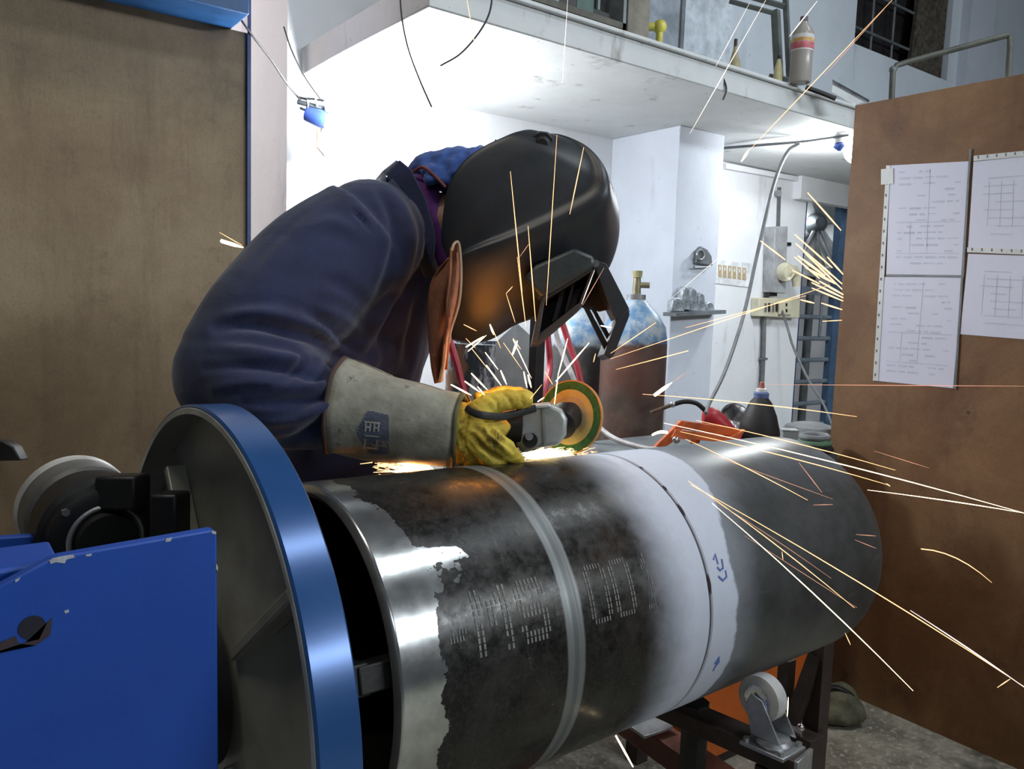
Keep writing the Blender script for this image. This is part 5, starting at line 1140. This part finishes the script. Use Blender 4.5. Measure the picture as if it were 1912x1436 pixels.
sp(1700, 1140, 1912, 1283, R_, 3.6, E_pale, .74, .60, 2); sp(1285, 898, 1595, 1135, R_, 2.2, E_mid, 1.02, .80, 6); sp(1300, 915, 1552, 1080, R_, 1.2, E_dim, 1.0, .84, 4)
sp(1330, 940, 1705, 1290, R_, 2.8, E_hot, 1.0, .68, 8); sp(1390, 1000, 1600, 1135, R_, 1.2, E_dim, .98, .80); sp(1620, 915, 1912, 958, R_, 2.4, E_hot, .86, .72, 2)
sp(1632, 842, 1735, 874, R_, 1.4, E_dim, .95, .9); sp(1720, 1025, 1852, 1088, R_, 2.2, E_mid, .82, .74, 14, 1.0, .3); sp(1492, 864, 1535, 920, R_, 1.8, E_dim, .98, .94)
sp(1518, 943, 1555, 942, R_, 1.6, E_dim, .95, .93); sp(1598, 998, 1636, 1001, R_, 1.6, E_dim, .92, .90); sp(1596, 1008, 1636, 1024, R_, 1.4, E_dim, .92, .90)
sp(1862, 1284, 1886, 1268, R_, 2.4, E_mid, .62, .62); sp(1578, 1182, 1588, 1204, R_, 1.8, E_mid, .76, .75); sp(1460, 1030, 1462, 1045, R_, 1.6, E_mid, .86, .85)
sp(1430, 718, 1912, 721, R_, 1.8, E_dim, 1.1, .95, 0); sp(1200, 736, 1600, 778, R_, 2.2, E_mid, 1.2, 1.05, 4); sp(1655, 903, 1662, 908, R_, 2.5, E_mid, .84, .83)
sp(1150, 1374, 1182, 1432, 'low', 5, E_hot, 1.0, .95, 0, .8, .5); sp(414, 450, 454, 462, 'low', 9, E_hot, 1.15, 1.12, 0, 1.0, .3); sp(410, 434, 452, 458, 'low', 1.8, E_mid, 1.15, 1.12)
sp(1222, 738, 1255, 714, 'low', 9, E_hot, 1.15, 1.13, 0, .9, .1); sp(1255, 714, 1280, 696, 'low', 1.6, E_dim, 1.13, 1.12); sp(1218, 812, 1246, 808, 'low', 8, E_hot, 1.15, 1.13, 3, .6, .8); sp(1472, 1302, 1470, 1338, 'low', 2.6, E_hot, 1.05, 1.03)
for (x0, y0, x1, y1, w_) in ((842, 718, 880, 738, 4.5), (868, 712, 896, 732, 4.5), (880, 697, 910, 728, 4.5), (892, 722, 905, 738, 3.5), (908, 682, 936, 720, 4), (906, 658, 930, 690, 3), (935, 692, 946, 718, 4.5), (958, 632, 972, 652, 2.2),
    (957, 662, 966, 636, 6.5), (958, 634, 992, 706, 2.4), (978, 694, 984, 724, 4), (986, 700, 992, 724, 5), (870, 648, 903, 628, 4.5), (874, 656, 908, 626, 3), (870, 632, 888, 650, 1.6), (880, 650, 912, 690, 1.8), (915, 606, 922, 625, 5), (918, 610, 935, 650, 1.6),
    (866, 606, 890, 618, 2), (1035, 755, 1042, 700, 3), (1042, 700, 1060, 632, 3.4), (1038, 712, 1100, 640, 4), (1004, 750, 1016, 742, 3.5), (1018, 694, 1032, 718, 2), (990, 745, 1012, 718, 1.6), (940, 640, 975, 690, 1.4), (1108, 676, 1112, 660, 2), (1122, 608, 1142, 612, 3.6)):
    sp(x0, y0, x1, y1, 'glove', w_, E_hot if w_ > 2.2 else E_mid, 1.13, 1.12, 0, .6, .3)
sp(945, 548, 962, 602, 'glove', 1.8, E_mid, 1.16, 1.14); sp(945, 548, 957, 535, 'glove', 1.8, E_mid, 1.16, 1.16); sp(953, 320, 975, 545, 'up', 2.4, E_mid, 1.15, 1.15); sp(966, 480, 982, 610, 'up', 2.2, E_mid, 1.15, 1.15); sp(986, 422, 1000, 600, 'up', 2.6, E_mid, 1.14, 1.14)
sp(970, 480, 988, 455, 'up', 1.6, E_dim, 1.15, 1.15); sp(1040, 252, 1020, 570, 'up', 1.8, E_mid, 1.13, 1.13); sp(1060, 0, 1050, 155, 'up', 1.8, E_pale, 1.15, 1.15); sp(1090, 275, 1064, 400, 'up', 2.4, E_mid, 1.13, 1.13); sp(872, 0, 888, 92, 'up', 1.8, E_mid, 1.15, 1.15)
sp(1128, 500, 1088, 570, 'up', 1.6, E_dim, 1.18, 1.16); sp(1110, 505, 1086, 568, 'up', 2.4, E_pale, 1.17, 1.16)
sp(1666, 0, 1395, 285, 'up', 1.8, E_mid, 1.1, 1.14); sp(1526, 2, 1474, 68, 'up', 3, E_pale, 1.1, 1.12); sp(1430, 0, 1288, 250, 'up', 2.2, E_pale, 1.12, 1.15); sp(1400, 5, 1336, 125, 'up', 1.6, E_pale, 1.13, 1.15); sp(1384, 302, 1398, 280, 'up', 8, E_pale, 1.14, 1.14); sp(1650, 18, 1540, 140, 'up', 1.4, E_dim, 1.1, 1.1)
W_ = 'wall'
sp(1250, 560, 1390, 440, W_, 1.2, E_pale, 1.2, 1.15); sp(1140, 670, 1550, 532, W_, 1.8, E_mid, 1.2, 1.05); sp(1150, 690, 1285, 655, W_, 2.0, E_mid, 1.2, 1.12, 0, .3, .8); sp(1140, 660, 1225, 602, W_, 1.8, E_mid, 1.2, 1.15); sp(1280, 612, 1505, 552, W_, 1.4, E_mid, 1.15, 1.06)
rd = random.Random(11)
for (x0, y0, x1, y1, w_) in ((1508, 360, 1570, 430, 4), (1484, 438, 1554, 500, 4), (1486, 455, 1572, 530, 4.5), (1490, 478, 1540, 515, 6), (1500, 470, 1572, 540, 4), (1484, 480, 1530, 520, 4), (1505, 500, 1560, 530, 6), (1516, 528, 1574, 556, 5), (1530, 525, 1574, 550, 5),
    (1516, 538, 1574, 562, 4), (1495, 560, 1520, 566, 4), (1534, 566, 1572, 578, 4), (1536, 600, 1572, 598, 2), (1420, 450, 1466, 485, 3.5), (1545, 480, 1574, 512, 4), (1480, 505, 1530, 530, 4)):
    sp(x0, y0, x1, y1, 'door', w_, E_mid, 1.5, 1.4, 0, .5, .5)
# dense incandescent plume at the contact point and below the cuff
def plume(c_px, d, n, spread, length, direction, mat, name, lab, seed, w=2.2):
    r_ = random.Random(seed); vs = []
    for i in range(n):
        x = c_px[0]+r_.gauss(0, spread[0]); y = c_px[1]+r_.gauss(0, spread[1]); L_ = length*r_.uniform(.4, 1); a = direction+r_.gauss(0, .12)
        d_ = d+r_.gauss(0, .012); vs.append(tube([W(x, y, d_), W(x+L_*math.cos(a), y+L_*math.sin(a), d_)], [w*d_/FPX*.5, w*.25*d_/FPX], 4))
    o = mk(name, join(*vs), mat); prop(o, lab, 'sparks', None, 'stuff'); return o
E_fl = glow('incandescent spark core', (1.0, .74, .36), 5.0)
plume((1012, 852), 1.235, 220, (20, 5), 24, -.25, E_fl, 'spark_plume', 'dense white-hot spark plume where the disc touches the pipe', 1)
plume((1060, 846), 1.245, 60, (18, 5), 16, -.1, E_mid, 'spark_fringe', 'orange fringe of tiny sparks under the green disc', 2, 1.2)
plume((778, 876), 1.16, 120, (15, 5), 26, math.pi*1.02, E_fl, 'spark_plume', 'dense white-hot spark jet below the grey gauntlet', 4)
plume((735, 872), 1.17, 60, (18, 7), 26, math.pi*1.02, E_mid, 'spark_fringe', 'orange sparks trailing left below grey gauntlet', 5, 1.6)
point('jet_glow', W(772, 872, 1.15), .8, (1.0, .33, .07), .012)

# labels shared by look-alike sparks are told apart by their height
byl = {}
for o in S.objects:
    if o.parent is None and o.get('category') == 'spark': byl.setdefault(o['label'], []).append(o)
for lab, os_ in byl.items():
    if len(os_) > 1:
        os_.sort(key=lambda o: -o.location.z); n = len(os_)
        names = {2: ['upper', 'lower'], 3: ['highest', 'middle', 'lowest']}.get(n) or ['highest'] + ['%s highest' % w for w in ('second', 'third', 'fourth', 'fifth', 'sixth')][:n-2] + ['lowest']
        for o, w in zip(os_, names): o['label'] = w + ' ' + lab
